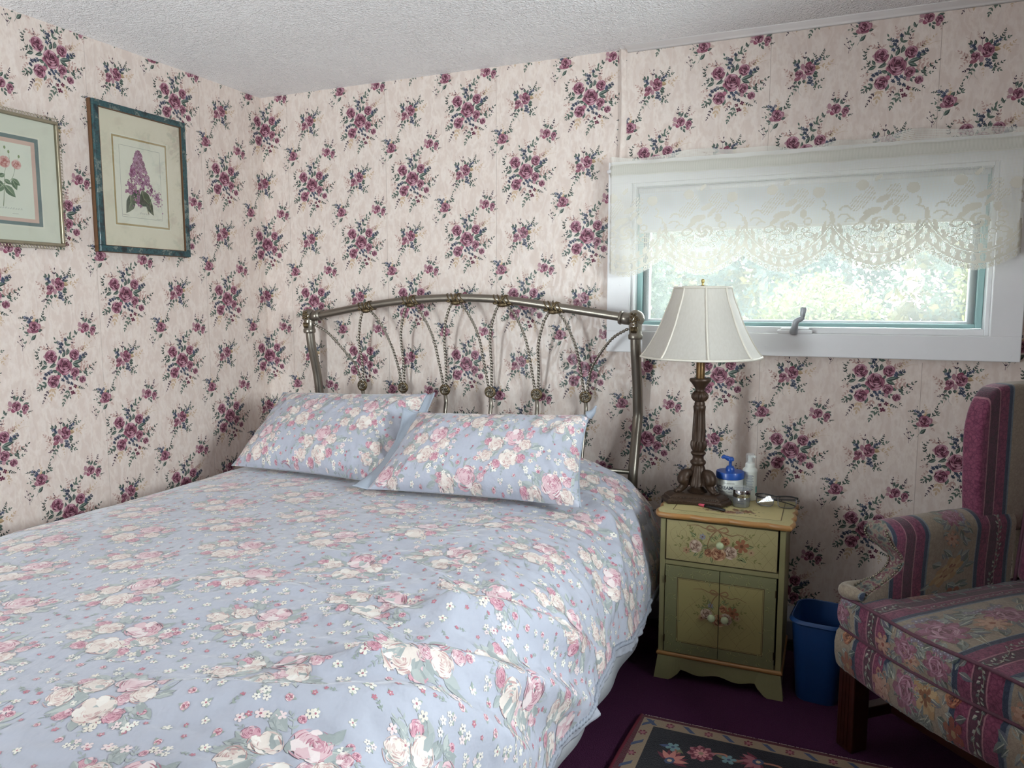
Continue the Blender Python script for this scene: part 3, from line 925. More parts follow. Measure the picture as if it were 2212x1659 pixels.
def tree(x, y, h, rx, kind, seed, label, low=.2, nleaf=4200, ls=.075):
    r = np.random.RandomState(seed)
    t = empty('leafy_tree', (x, y, -.45))
    m = MB()
    m.tube(bez([(0, 0, 0), (.06, .03, h * .3), (-.05, .02, h * .62), (.05, 0, h * .9)], 6), np.linspace(.09, .02, 19) * h / 3, 8)
    for k in range(5):
        a = k * 1.3 + seed
        z = h * (.3 + .1 * k)
        m.tube([(0, 0, z), (math.cos(a) * rx * .4, math.sin(a) * rx * .4, z + h * .12), (math.cos(a) * rx * .75, math.sin(a) * rx * .75, z + h * .2)], [.03, .02, .008], 6)
    m.build('trunk', M_BARK, t, True)
    # clumps of leaves
    nc = 46
    cz = r.uniform(low, 1, nc) * h
    ca = r.uniform(0, 2 * PI, nc)
    prof = np.sqrt(np.clip(1 - ((cz / h - .55) / .62) ** 2, .05, 1))
    cr = rx * prof * np.sqrt(r.uniform(.15, 1, nc))
    cc = np.stack([cr * np.cos(ca), cr * np.sin(ca), cz], 1)
    k = r.randint(0, nc, nleaf)
    p = cc[k] + r.normal(0, 1, (nleaf, 3)) * rx * .17
    d = r.normal(0, 1, (nleaf, 3)); d /= np.linalg.norm(d, axis=1)[:, None]
    e = np.cross(d, r.normal(0, 1, (nleaf, 3))); e /= np.linalg.norm(e, axis=1)[:, None]
    L = ls * r.uniform(.6, 1.3, nleaf)[:, None]
    V = np.stack([p - d * L, p + e * L * .45, p + d * L, p - e * L * .45], 1).reshape(-1, 3)
    raw('foliage', V, np.arange(len(V)), np.full(nleaf, 4), LEAVES[kind], t)
    tag(t, label, 'tree', 'trees outside the window')
TREES = [(.15, 6.2, 3.0, .72, 0, 'green bush outside the window, just left of the lamp shade'), (2.3, 6.2, 1.9, .72, 1, 'low yellow-green shrub outside, above the window crank'),
         (4.5, 6.2, 2.5, .72, 1, 'bright yellow-green bush outside near the right window jamb'), (-1.6, 9.2, 4.2, 1.0, 2, 'blue-green tree outside beyond the left end of the window'),
         (1.5, 9.2, 4.0, 1.0, 2, 'blue-green tree outside, between the lamp shade and the crank'), (4.7, 9.2, 4.2, 1.05, 0, 'dark green tree outside behind the right end of the window'),
         (-4.6, 13.5, 5.6, 1.65, 0, 'tall green tree far outside at the far left'), (.3, 13.5, 5.4, 1.65, 3, 'tall golden tree farthest off outside, left of the window middle'),
         (5.2, 13.5, 5.6, 1.65, 3, 'tall golden tree farthest off outside, at the right'), (2.75, 20.5, 6.8, 2.0, 0, 'tallest green tree outside, behind the window middle'), (-4.2, 20.5, 6.6, 2.0, 2, 'tall blue-green tree farthest off outside, behind the golden tree at the left'), (9.6, 20.5, 6.6, 2.0, 2, 'tall blue-green tree farthest off outside, at the extreme right')]
for i, (x, y, h, rx, kind, lb) in enumerate(TREES):
    tree(x, y, h, rx, kind, 20 + i, lb, .12, 15000 if y < 8 else 14000, .033 if y < 8 else (.05 if y < 10 else .12))
m = MB()
m.box(-14, 16, .3, 26, -.5, -.45)
structure(m.build('ground', simple('pale_bounce_ground', 'a9a596', .9, var=.15, vscale=3)))  # unseen ground, made pale to bounce light up to the ceiling

# ------------------------------------------------------------------ bed linen ornament
def linen_cluster(seed):
    A = Art(seed)
    r = A.r
    u = .001
    lf = ('a3aaa6', '959e9a', 'b0b6b0', '8d9692')
    for k in range(60):
        a, d = r.uniform(0, 6.28), r.uniform(15, 80)
        x, y = d * 1.15 * math.cos(a), d * .85 * math.sin(a)
        b = a + r.uniform(-.8, .8)
        L = r.uniform(24, 46)
        A.leaf(x, y, x + L * math.cos(b), y + L * math.sin(b), .5, lf[k % 4], k % 4, 'c0c6ba' if k % 2 else None, lf[(k + 1) % 4])
    for k in range(9):
        a = r.uniform(0, 6.28)
        x0, y0 = 60 * math.cos(a), 50 * math.sin(a)
        A.sprig([(x0, y0), (x0 * 1.5, y0 * 1.5), (x0 * 1.9, y0 * 1.75 + r.uniform(-10, 10))], 1.6, lf[k % 4], 3, 13, .4, 0)
    for k in range(26):
        a, d = r.uniform(0, 6.28), r.uniform(40, 118)
        A.blossom(d * 1.1 * math.cos(a), d * .8 * math.sin(a), r.uniform(7, 11), ('ece7da', 'e6dccb', 'e9d3d0')[k % 3], ('a9505f', '6b6670')[k % 2], 5, 8)
    pink = ('ead9d6', 'dcb6ba', 'c98f9a', 'a9566a')
    cream = ('ece4da', 'e4d6ca', 'd6bcb2', 'bd9089')
    hot = ('e0bcc0', 'cf929e', 'b86a7c', '98405a')
    A.rose2(12, 42, 36, .9, pink, 40, .95); A.rose2(8, -40, 35, -.8, cream, 22, .95)
    A.rose2(-50, 10, 28, .4, cream, 22); A.rose2(58, 14, 24, 1.8, cream, 22, .9)
    A.rose2(52, -40, 18, .8, hot, 10, 1); A.rose2(-82, 18, 16, 1.2, hot, 10, 1); A.rose2(-76, -38, 25, 1.9, cream, 10, .8)
    A.rose2(-32, -66, 16, .5, hot, 10, 1); A.rose2(34, -5, 16, 1.5, pink, 10, 1); A.rose2(66, 52, 14, 1.5, pink, 10, 1)
    hot = ('98405a', 'c57f8e', 'd7a2ab', 'e4c5c8')
    for x, y in ((60, 78), (76, 70), (-30, 78), (92, -20)):
        A.rose(x, y, 7.5, 1.2, hot, 10, 1.1, 0)
    return A.comp(0, 0, u, u)
CLUSTERS = [linen_cluster(31), linen_cluster(32), linen_cluster(33)]

def linen_small(kind, seed):
    A = Art(seed)
    if kind == 0:
        A.leaf(0, 0, 13, -9, .5, '8f9c8e', 0); A.leaf(0, 0, -12, -8, .5, 'a3ad9d', 0)
        A.blossom(0, 0, 11, 'ece6d8', 'b0606c', 5, 2)
    elif kind == 1:
        A.leaf(0, 0, 12, 10, .5, '8f9c8e', 0); A.leaf(0, 0, -13, 4, .5, '93a08f', 0)
        A.rose(0, 0, 8.5, 1.2, ('a03c52', 'cf8d99', 'e5c0c2', 'f0dcd8'), 3, 1, 0)
    elif kind == 2:
        for x, y, c in ((-9, 3, 'e8e0d4'), (8, 6, 'ece6d8'), (2, -9, 'e6d2ce')):
            A.blossom(x, y, 8, c, '6f6a70', 5, 2)
        A.leaf(2, 0, 14, -8, .5, '93a08f', 0); A.leaf(-2, -2, -14, -8, .5, '8f9c8e', 0)
    elif kind == 3:
        A.sprig([(-10, -8), (0, 0), (8, 10)], 1.4, '8c998b', 3, 9, .45, 0)
        A.blossom(9, 11, 6, 'b5596b', None, 5, 2)
    else:
        A.blossom(0, 0, 6.5, 'b8606f', 'e4c4c4', 5, 2); A.leaf(0, 0, -10, 3, .5, '9aa594', 0)
    return A.comp(0, 0, .001, .001)
SMALL = [linen_small(k % 5, 50 + k) for k in range(10)]

def linen_print(S, T, seed, a=.37, b=.34, ox=.1, oy=.1, dens=1000, k=1.0):
    r = random.Random(seed)
    items, cl = [], []
    for j in range(-1, int(T / (b / 2)) + 2):
        for i in range(-1, int(S / a) + 2):
            x, y = ox + (i + (.5 if j % 2 else 0)) * a, oy + j * b / 2
            cl.append((x, y))
            items.append((CLUSTERS[(i + 2 * j) % 3], x, y, r.uniform(-.25, .25) + (PI if (i + j) % 2 else 0) * 0, k))
    pts = {}
    n = int(S * T * dens)
    for _ in range(n * 3):
        x, y = r.uniform(0, S), r.uniform(0, T)
        if any((x - cx) ** 2 / .0144 + (y - cy) ** 2 / .0085 < 1 for cx, cy in cl if abs(x - cx) < .13 and abs(y - cy) < .1):
            continue
        g = (int(x / .024), int(y / .024))
        if any((pts.get((g[0] + p, g[1] + q), (9, 9))[0] - x) ** 2 + (pts.get((g[0] + p, g[1] + q), (9, 9))[1] - y) ** 2 < .027 ** 2 for p in (-1, 0, 1) for q in (-1, 0, 1)):
            continue
        pts[g] = (x, y)
        items.append((r.choice(SMALL), x, y, r.uniform(0, 6.28), r.uniform(.6, .95) * k))
    c = scatter(items)
    q = centroids(c)
    e = .004
    return keep(c, (q[:, 0] > e) & (q[:, 0] < S - e) & (q[:, 1] > e) & (q[:, 1] < T - e))

def linen_material():
    nt = NT('blue_floral_cotton')
    nt.set(Roughness=.62)
    nt.b.inputs['Sheen Weight'].default_value = .35
    nt.b.inputs['Sheen Roughness'].default_value = .4
    nt.b.inputs['Specular IOR Level'].default_value = .35
    v = nt.coord('Object')
    base = nt.mix(nt.noise(v, 7, 3), lin('a5a8b5'), lin('b3b6c3'))
    ink_over(nt, base, .8)
    mp = nt.n('ShaderNodeMapping'); mp.inputs['Scale'].default_value = (1, .7, 1); mp.inputs['Rotation'].default_value = (0, 0, .5)
    nt.l(v, mp.inputs[0])
    w1 = nt.noise(mp.outputs[0], 24, 3, .55)
    w2 = nt.noise(v, 700, 2)
    b1 = nt.bump(w1, .35, .012)
    nt.bump(w2, .12, .0006, b1)
    return nt.m
M_LINEN = linen_material()
M_LINEN_PLAIN = simple('slate_cotton', '6f7a82', .75, var=.08, vscale=12, bump=.3, bscale=60, bdist=.003)
M_SHEET = simple('grey_white_sheet', 'b9bcc2', .8, var=.05, vscale=9, bump=.3, bscale=50, bdist=.003)

# ------------------------------------------------------------------ bed cover
SEC = bez([(.05, 0, .20), (.09, 0, .40), (.15, 0, .525), (.29, 0, .583), (.6, 0, .598), (1.0, 0, .602), (1.5, 0, .600), (1.70, 0, .592), (1.82, 0, .565), (1.893, 0, .50), (1.932, 0, .40), (1.95, 0, .31), (1.955, 0, .243)], 20)
SL = np.concatenate([[0], np.cumsum(np.linalg.norm(np.diff(SEC, axis=0), axis=1))])
YP = bez([(-.135, 0), (-.6, 0), (-1.2, 0), (-1.8, 0), (-2.12, -.002), (-2.235, -.03), (-2.285, -.12), (-2.30, -.24), (-2.305, -.34)] if False else [(-.150, 0, 0), (-.6, 0, 0), (-1.2, 0, 0), (-1.8, 0, 0), (-2.12, 0, -.002), (-2.235, 0, -.03), (-2.285, 0, -.12), (-2.30, 0, -.24), (-2.305, 0, -.34)], 20)
TL = np.concatenate([[0], np.cumsum(np.linalg.norm(np.diff(YP, axis=0), axis=1))])
CS, CT = SL[-1], TL[-1]

def s_of(x, z):
    return SL[np.argmin((SEC[:, 0] - x) ** 2 + (SEC[:, 2] - z) ** 2)]

def ridge_field(s, t, pts, h, w, w2=None):
    """A soft fold along a polyline; w2 = width on its other side."""
    P = bez([(a, b, 0) for a, b in pts], 10)[:, :2]
    best = np.full(s.shape, 9e9); sgn = np.zeros(s.shape); par = np.zeros(s.shape)
    for i in range(len(P) - 1):
        d = P[i + 1] - P[i]
        L2 = d.dot(d) + 1e-12
        q = np.clip(((s - P[i][0]) * d[0] + (t - P[i][1]) * d[1]) / L2, 0, 1)
        ex, ey = s - P[i][0] - q * d[0], t - P[i][1] - q * d[1]
        D = ex * ex + ey * ey
        m = D < best
        best[m] = D[m]; sgn[m] = (d[0] * ey - d[1] * ex)[m]; par[m] = ((i + q) / (len(P) - 1))[m]
    ww = np.where(sgn > 0, w, w2 or w)
    fade = np.clip(np.minimum(par, 1 - par) * 5, 0.0, 1)
    return h * np.exp(-best / ww ** 2) * (.25 + .75 * fade)

def cover_points(ns, nt, lift=0.0, ds=0.0):
    s = np.linspace(0, CS, ns)[:, None] * np.ones((1, nt))
    t = np.ones((ns, 1)) * np.linspace(0, CT, nt)[None, :]
    x, z = np.interp(s, SL, SEC[:, 0]), np.interp(s, SL, SEC[:, 2])
    y, zo = np.interp(t, TL, YP[:, 0]), np.interp(t, TL, YP[:, 2])
    se = s_of(1.80, .57)
    side = np.clip((s - se) / (CS - se), 0, 1)
    # hang of the right side: loose waves that grow towards the hem, a lower hem near the foot
    wav = np.sin(t * 2 * PI / .46 + .8) * .55 + np.sin(t * 2 * PI / .23 + 2.0 + s) * .25 + np.sin(t * 2 * PI / .71) * .4
    x = x + side ** 1.6 * (.016 * wav + .01)
    hem = .015 * np.sin(t * 2 * PI / .9 + .6) - .02 * np.clip((t - .9) / .6, 0, 1) + .05 * np.exp(-((t - .78) / .22) ** 2)
    z = z + side ** 2 * hem + zo * (1 - .3 * side)
    # bedding heaped at the head beside the pillows
    z = z + .085 * np.exp(-((x - 1.55) / .28) ** 2 - ((y + .22) / .16) ** 2) * (side < .35)
    d = .006 * waves(s, t, 4, 14, .16, .7)
    soft = np.clip((s - s_of(1.0, .6)) / .5, 0, 1)
    d = d + .0048 * soft * waves(s * .8, t * 1.6, 9, 14, .04, .16)
    S = lambda X, Z: s_of(X, Z)
    T = lambda Y: -.150 - Y
    d = d + ridge_field(s, t, [(S(1.60, .596), T(-1.86)), (S(1.84, .55), T(-1.62)), (S(1.93, .40), T(-1.36)), (S(1.955, .26), T(-1.17))], .040, .05, .026)
    d = d + ridge_field(s, t, [(S(1.66, .594), T(-1.52)), (S(1.86, .53), T(-1.32)), (S(1.94, .37), T(-1.10))], .034, .05, .024)
    d = d + ridge_field(s, t, [(S(1.72, .59), T(-.42)), (S(1.86, .53), T(-.60)), (S(1.915, .45), T(-.76)), (S(1.94, .36), T(-.88))], .030, .03, .03)
    d = d + ridge_field(s, t, [(S(1.80, .57), T(-.30)), (S(1.915, .45), T(-.44)), (S(1.95, .30), T(-.52))], .016, .025, .03)
    d = d + ridge_field(s, t, [(S(1.35, .60), T(-2.02)), (S(1.70, .59), T(-1.90)), (S(1.88, .52), T(-1.72)), (S(1.945, .33), T(-1.50))], .032, .06, .03)
    d = d + ridge_field(s, t, [(S(1.30, .60), T(-1.02)), (S(1.58, .597), T(-1.06)), (S(1.74, .588), T(-1.18)), (S(1.80, .57), T(-1.36))], .010, .03, .026)
    d = d + ridge_field(s, t, [(S(1.20, .60), T(-1.30)), (S(1.52, .597), T(-1.26)), (S(1.72, .588), T(-1.42)), (S(1.78, .575), T(-1.62))], .012, .035, .026)
    d = d + ridge_field(s, t, [(S(1.0, .60), T(-1.62)), (S(1.40, .60), T(-1.52)), (S(1.66, .594), T(-1.66)), (S(1.76, .58), T(-1.85))], .012, .04, .028)
    rk = random.Random(77)
    for k in range(26):                    # fine drag creases that run over the right edge
        y0 = -.75 - .055 * k + rk.uniform(-.03, .03)
        x0, l = rk.uniform(1.25, 1.62), rk.uniform(.5, 1.0)
        d = d + ridge_field(s, t, [(S(x0, .6), T(y0 + .02)), (S(x0 + .2 * l, .597), T(y0)), (S(min(x0 + .36 * l, 1.80), .575), T(y0 - .05 * l)), (S(min(x0 + .46 * l, 1.90), .50), T(y0 - .13 * l))], rk.uniform(.002, .0045), .012, .016)
    P = np.stack([x, y, np.maximum(z, .03)], -1)
    N = Surf(P, 1, 1).N
    sg = -1.0 if N[ns // 2, nt // 3, 2] < 0 else 1.0
    Q = P + N * (sg * (d + lift))[..., None]
    Q[..., 0] = np.where(Q[..., 1] > -.52, np.minimum(Q[..., 0], 1.958 + .010 * np.clip((-.47 - Q[..., 1]) / .05, 0, 1)), Q[..., 0])
    return Q, sg

P, sg = cover_points(330, 300)
if sg < 0:
    P = P[:, ::-1].copy()
surf = Surf(P, CS, CT)
art = linen_print(CS, CT, 11, ox=.13, oy=.2)
cover = surf.printed('bed_cover', art, M_LINEN, None, .0006, 1.6e-5)
md = cover.modifiers.new('thick', 'SOLIDIFY')
bpy.context.view_layer.objects.active = cover
cover.modifiers.remove(md)
tag(cover, 'pale blue floral cotton bed cover spread over the bed, hanging at its right side', 'bed cover')

# gathered piping and narrow border that finish the hanging edge
Ph, sg2 = cover_points(330, 300)
edge = Ph[-1, :262]
dirn = edge - Ph[-4, :262]
dirn /= np.linalg.norm(dirn, axis=1)[:, None]
m = MB()
tt = np.linspace(0, 1, 1040)
idx = tt * 261
E_ = np.stack([np.interp(idx, np.arange(262), edge[:, k]) for k in range(3)], 1)
m.tube(E_ + np.array([.001, 0, .001]), .0062, 8, True, 2, 520, .35)
m.build('gathered_piping', simple('piping_cotton', '8e939f', .6, var=.1, vscale=60), cover, True)
rows = []
for k in range(7):
    rows.append(edge + dirn * (k / 6 * .034) + np.array([.004 * math.sin(k), 0, 0]) * np.sin(np.arange(262) * .9)[:, None] * k / 6)
m = MB(); m.grid(np.array(rows))
o = m.build('hem_border', simple('border_cotton', 'a2a5b0', .65, var=.12, vscale=50), cover, True)
o.modifiers.new('thick', 'SOLIDIFY').thickness = .003

# plain slate blanket under the cover, showing at the head end and along the far hem
Pb, _ = cover_points(160, 120, -.010)
Pb = Pb[60:, :52].copy()
Pb[:, :, 1] = Pb[:, :, 1] + .012
Pb[-26:, :, 0] -= .008
Pb[-1, :, 2] -= .012
m = MB(); m.grid(Pb)
bl = m.build('blanket', M_LINEN_PLAIN, None, True)
bl.modifiers.new('thick', 'SOLIDIFY').thickness = .006
tag(bl, 'plain slate blue blanket showing from under the bed cover by the right bedpost', 'blanket')

# bed base
bed = empty('bed', (1.06, -1.2, 0))
def bpart(name, mb, mat, smooth=False, bevel=0.0, seg=3, parent=bed):
    o = mb.build(name, mat, parent, smooth, bevel, seg)
    if parent is bed:
        o.matrix_parent_inverse = Matrix.Translation(-Vector(bed.location))
    return o
m = MB(); m.box(.27, 1.845, -2.22, -.16, .335, .565); bpart('mattress', m, M_SHEET, True, .05, 5)
m = MB(); m.box(.29, 1.87, -2.2, -.17, .15, .33); bpart('box_spring', m, M_SHEET, True, .02, 3)
rows = []
for z_, k in ((.40, 0), (.30, .25), (.24, .5), (.19, .8), (.135, 1)):
    rows.append([(1.898 + .03 * k + .006 * math.sin(y_ * 21) * k, y_, z_ + .012 * math.sin(y_ * 3.1) * k) for y_ in np.linspace(-2.15, -.44, 60)])
m = MB(); m.grid(np.array(rows)); o = bpart('bed_skirt', m, M_SHEET, True); o.modifiers.new('thick', 'SOLIDIFY').thickness = .004
m = MB(); m.box(.30, .335, -2.2, -.17, .11, .148); m.box(1.80, 1.835, -2.2, -.17, .11, .148); m.box(.3, 1.83, -.6, -.565, .11, .147); m.box(.3, 1.83, -1.8, -1.765, .11, .147)
M_STEEL = simple('dark_steel', '2c2a2b', .5, .8)
bpart('side_rail', m, M_STEEL, False, .003)
for x, y in ((.36, -.5), (1.80, -.62), (.36, -2.05), (1.80, -2.05)):
    m = MB(); m.lathe([(.022, 0), (.024, .012), (.016, .02), (.016, .115)], 12, (x, y, 0)); bpart('leg', m, M_STEEL)
tag(bed, 'bed with mattress and box spring under the pale blue floral cover', 'bed')

# ------------------------------------------------------------------ pillows
def pillow(name, BLc, BRc, TRc, TLc, T, seed, label, ears=(0, 0, 0, 0), n=(90, 60)):
    """Four corner points of the pillow's outline; T = half thickness."""
    c = [np.array(q, float) for q in (BLc, BRc, TRc, TLc)]
    a = np.linspace(-1, 1, n[0])[:, None] * np.ones((1, n[1]))
    b = np.ones((n[0], 1)) * np.linspace(-1, 1, n[1])[None, :]
    # the sides draw in between the corners
    a2 = a * (1 - .05 * (1 - b * b) * np.abs(a)); b2 = b * (1 - .07 * (1 - a * a) * np.abs(b))
    fu, fv = (a2 + 1) / 2, (b2 + 1) / 2
    mid = (1 - fu)[..., None] * (1 - fv)[..., None] * c[0] + fu[..., None] * (1 - fv)[..., None] * c[1] + fu[..., None] * fv[..., None] * c[2] + (1 - fu)[..., None] * fv[..., None] * c[3]
    W = np.linalg.norm(c[1] - c[0]); Hh = np.linalg.norm(c[3] - c[0])
    nr = np.cross(c[1] - c[0], c[3] - c[0]); nr /= np.linalg.norm(nr)
    th = T * (np.clip(1 - np.abs(a) ** 3.2, 0, 1) ** .6) * (np.clip(1 - np.abs(b) ** 2.6, 0, 1) ** .6) * (1 - .12 * b)
    s_, t_ = (a + 1) / 2 * W, (b + 1) / 2 * Hh
    wr = .004 * waves(s_, t_, seed, 12, .08, .35) + .0035 * waves(s_ * 1.3 + t_ * .6, t_ * .5, seed + 1, 10, .025, .1) * np.clip(np.abs(a) * 1.2, .3, 1)
    # tension folds running in from the corners and the bottom edge
    for q in range(9):
        x0 = W * (.05 + .1 * q + .03 * math.sin(q * 5 + seed))
        wr = wr + ridge_field(s_, t_, [(x0, .0), (x0 + .02, .05), (x0 + .05, .11)], .0045, .012) if q % 2 else wr
        wr = wr + ridge_field(s_, t_, [(x0, Hh), (x0 + .03, Hh * .8), (x0 - .01, Hh * .55)], .004, .014)
    wr = wr + ridge_field(s_, t_, [(W, Hh), (W * .9, Hh * .78), (W * .84, Hh * .6)], .012, .016)
    wr = wr + ridge_field(s_, t_, [(W, 0), (W * .92, Hh * .25), (W * .86, Hh * .4)], .010, .016)
    edge_ = (np.clip(1 - np.abs(a) ** 8, 0, 1) * np.clip(1 - np.abs(b) ** 8, 0, 1)) ** .5
    F = mid + nr * (th + wr * edge_)[..., None]
    B = mid - nr * (th * .75)[..., None]
    S = Surf(F, W, Hh)
    art_ = linen_print(W, Hh, seed, .31, .30, .12 + .07 * (seed % 2), .09 + .06 * (seed % 2), 1000, 1.0)
    A, nA = S.at(art_['v'], .0006 + art_['lv'] * 1.6e-5)
    V0, i0, t0 = S.base()
    SB = Surf(B[:, ::-1].copy(), W, Hh)
    V1, i1, t1 = SB.base()
    V = np.concatenate([V0, V1]); ii = np.concatenate([i0, i1 + len(V0)]); tt_ = np.concatenate([t0, t1])
    o = printed(name, (V, ii, tt_), art_, lambda v, l: A, M_LINEN, None, True, nA, np.concatenate([S.N.reshape(-1, 3), SB.N.reshape(-1, 3)]), 1)
    tag(o, label, 'pillow', 'pillows on the bed')
    return o, F, B, nr
pl, F, B, nr = pillow('pillow', (.30, -.585, .612), (1.075, -.62, .612), (1.035, -.30, .905), (.305, -.27, .872), .085, 6, 'blue floral pillow at the left wall side, partly behind the other pillow')
pr_, F2, B2, nr2 = pillow('pillow', (1.035, -.725, .622), (1.785, -.66, .622), (1.745, -.455, .885), (1.105, -.49, .862), .088, 7, 'blue floral pillow nearer the nightstand, lying over the other pillow')
# the open end of each pillowcase: a flat cuff beyond the filling
def cuff(parent, F, side, L, flip=1.0, curl=.0):
    e = F[0] if side < 0 else F[-1]
    inn = F[6] if side < 0 else F[-7]
    d = e - inn
    d[:, 2] *= .3
    d /= np.linalg.norm(d, axis=1)[:, None]
    rows = []
    for k in range(8):
        f = k / 7
        rows.append(e + d * L * f * (1 + .25 * np.linspace(0, 1, len(e))[:, None]) + nr2 * (.012 * np.sin(f * 3 + np.linspace(0, 5, len(e)))[:, None] * f + curl * f * f))
    m = MB(); m.grid(np.array(rows))
    o = m.build('pillowcase_cuff', M_LINEN_PLAIN2, parent, True)
    o.modifiers.new('thick', 'SOLIDIFY').thickness = .003
M_LINEN_PLAIN2 = simple('blue_cotton_cuff', '98a0ac', .65, var=.1, vscale=14, bump=.3, bscale=45, bdist=.004)
cuff(pr_, F2, -1, .05, 1, .02)
cuff(pl, F, 1, .03, 1, .0)
# turned-up corner ear and piped side seam
m = MB()
ear = bez([F2[-1, -1], F2[-1, -1] + np.array([.015, -.004, .012]), F2[-1, -1] + np.array([.028, -.01, .034])], 8)
m.tube(ear, np.linspace(.016, .003, len(ear)), 10)
m.build('corner_ear', M_LINEN_PLAIN2, pr_, True)
m = MB(); m.tube(F2[-1], .003, 6); m.tube(F2[:, -1], .003, 6)
m.build('seam', M_LINEN_PLAIN2, pr_, True)
m = MB(); m.tube(F[0], .003, 6); m.tube(F[:, -1], .003, 6)
m.build('seam', M_LINEN_PLAIN2, pl, True)

# ------------------------------------------------------------------ iron headboard
M_BRASS = simple('antique_brass_tube', '888177', .34, .9, var=.12, vscale=9)
M_BRASS_D = simple('antique_brass_cast', '6b5c45', .42, .85, var=.35, vscale=60, bump=.4, bscale=120, bdist=.002)
hb = empty('headboard', (1.06, -.08, 0))
def hpart(name, mb, mat, smooth=True, parent=hb):
    o = mb.build(name, mat, parent, smooth)
    if parent is hb:
        o.matrix_parent_inverse = Matrix.Translation(-Vector(hb.location))
    return o
def hy(z):
    return float(np.interp(z, [0, .5, .614, .724, .832, .938, 1.078, 1.15, 1.3], [-.105, -.105, -.10, -.065, -.035, -.05, -.088, -.097, -.10]))
for x in (.318, 1.812):
    zs = np.linspace(0, 1.165, 50)
    m = MB(); m.tube([(x, hy(z), z) for z in zs], .0195, 16)
    hpart('post', m, M_BRASS)
    s = 1 if x < 1 else -1
    m = MB()
    m.lathe([(.0245, 1.125), (.027, 1.13), (.027, 1.142), (.0235, 1.146), (.024, 1.175), (.0265, 1.20), (.024, 1.222), (.014, 1.232)], 18, (x, -.097, 0))
    m.ball((x, -.097, 1.203), (.034, .028, .032), 16, 10)
    m.tube([(x + s * .01, -.097, 1.200), (x + s * .04, -.097, 1.203), (x + s * .058, -.097, 1.206)], [.023, .0235, .022], 16)
    m.tube([(x + s * .052, -.097, 1.2055), (x + s * .056, -.097, 1.206), (x + s * .062, -.097, 1.207)], [.0255, .027, .0245], 16)
    cs = hpart('corner_casting', m, M_BRASS)
    m = MB()
    for k in range(16):                    # raised leaf and flower relief on the casting
        a = k * 2.399
        rr_ = .006 + .0011 * k
        m.ball((x + rr_ * math.cos(a) * .85, -.097 - .028 + .006 * (rr_ / .024) ** 2, 1.203 + rr_ * math.sin(a)), (.0048, .0035, .0048), 8, 6)
    for k in range(5):
        m.tube([(x + (k - 2) * .006, -.1225, 1.172), (x + (k - 2) * .0052, -.1235, 1.160), (x + (k - 2) * .0045, -.1225, 1.150)], [.0028, .0032, .0018], 6)
    hpart('relief', m, M_BRASS_D, True, cs)
RAIL = bez([(.345, -.097, 1.199), (.40, -.097, 1.209), (.627, -.097, 1.247), (.848, -.097, 1.272), (1.062, -.097, 1.281), (1.275, -.097, 1.273), (1.49, -.097, 1.246), (1.73, -.097, 1.212), (1.785, -.097, 1.203)], 10)
m = MB(); m.tube(RAIL, .0165, 16); hpart('top_rail', m, M_BRASS)
COLX = [.627, .848, 1.062, 1.272, 1.488]
ROSX = [.558, .770, .977, 1.189, 1.396, 1.603]
zr = lambda x: float(np.interp(x, RAIL[:, 0], RAIL[:, 2]))
def rope(pts, parent=None):
    m = MB()
    m.tube(bez(pts, 62), .0048, 10, True, 2, 480, .30)
    return hpart('rope_bar', m, M_BRASS)
ZB = .892
for x in COLX:
    m = MB()
    sl = (zr(x + .02) - zr(x - .02)) / .04
    for k in range(-3, 4):                 # cast wrap that ties the bars to the rail
        xx = x + k * .010
        th = np.linspace(0, 2 * PI, 14)
        loop = np.stack([xx + .011 * np.sin(th + k), -.097 + .0185 * np.cos(th), zr(xx) + .0185 * np.sin(th) - .001], 1)
        m.tube(loop[:-1], .0034 if abs(k) < 3 else .0026, 6, False)
    m.ball((x, -.105, zr(x) - .02), (.022, .011, .010), 10, 8)
    m.ball((x - .03, -.108, zr(x) - .014), (.011, .008, .006), 8, 6); m.ball((x + .03, -.108, zr(x) - .014), (.011, .008, .006), 8, 6)
    hpart('rail_collar', m, M_BRASS_D)
for k, x in enumerate(ROSX):
    yb = hy(ZB)
    for sgn, j in ((-1, k - 1), (1, k)):
        if 0 <= j < 5:
            xc = COLX[j]
            z0 = zr(xc) - .018
            xs = xc + (.016 if sgn < 0 else -.016)
            q = x - xs
            rope([(xs, -.10, z0), (xs + q * .34, -.098, z0 - .045), (xs + q * .70, -.085, z0 - .135), (x + sgn * .0095 - q * .07, -.06, ZB + .11), (x + sgn * .0065, yb, ZB + .015)])
        else:
            xs = .345 if k == 0 else 1.785
            q = x - xs
            rope([(xs, -.10, 1.165), (xs + q * .35, -.095, 1.125), (xs + q * .72, -.078, 1.04), (x + sgn * .012 - q * .04, -.055, ZB + .085), (x + sgn * .0065, yb, ZB + .015)])
    m = MB()
    m.lathe([(.0225, -.006), (.0245, -.002), (.0245, .003), (.020, .0065), (.018, .0055)], 24)
    v = m.v[-1]; m.v[-1] = np.stack([x + v[:, 0], yb - v[:, 2], ZB + v[:, 1]], 1)
    ro = hpart('rosette', m, M_BRASS_D)
    m = MB()
    for q in range(6):
        a = q * PI / 3
        arc = [(x + rr_ * math.cos(a + tw), yb - .0065, ZB + rr_ * math.sin(a + tw)) for rr_, tw in ((.003, 0), (.009, .35), (.0145, .85), (.0175, 1.4))]
        m.tube(arc, [.0028, .0034, .003, .002], 6)
    hpart('swirl', m, M_BRASS, True, ro)
    m = MB(); m.tube([(x, hy(z), z) for z in np.linspace(.33, ZB - .02, 16)], .0082, 10); hpart('lower_bar', m, M_BRASS)
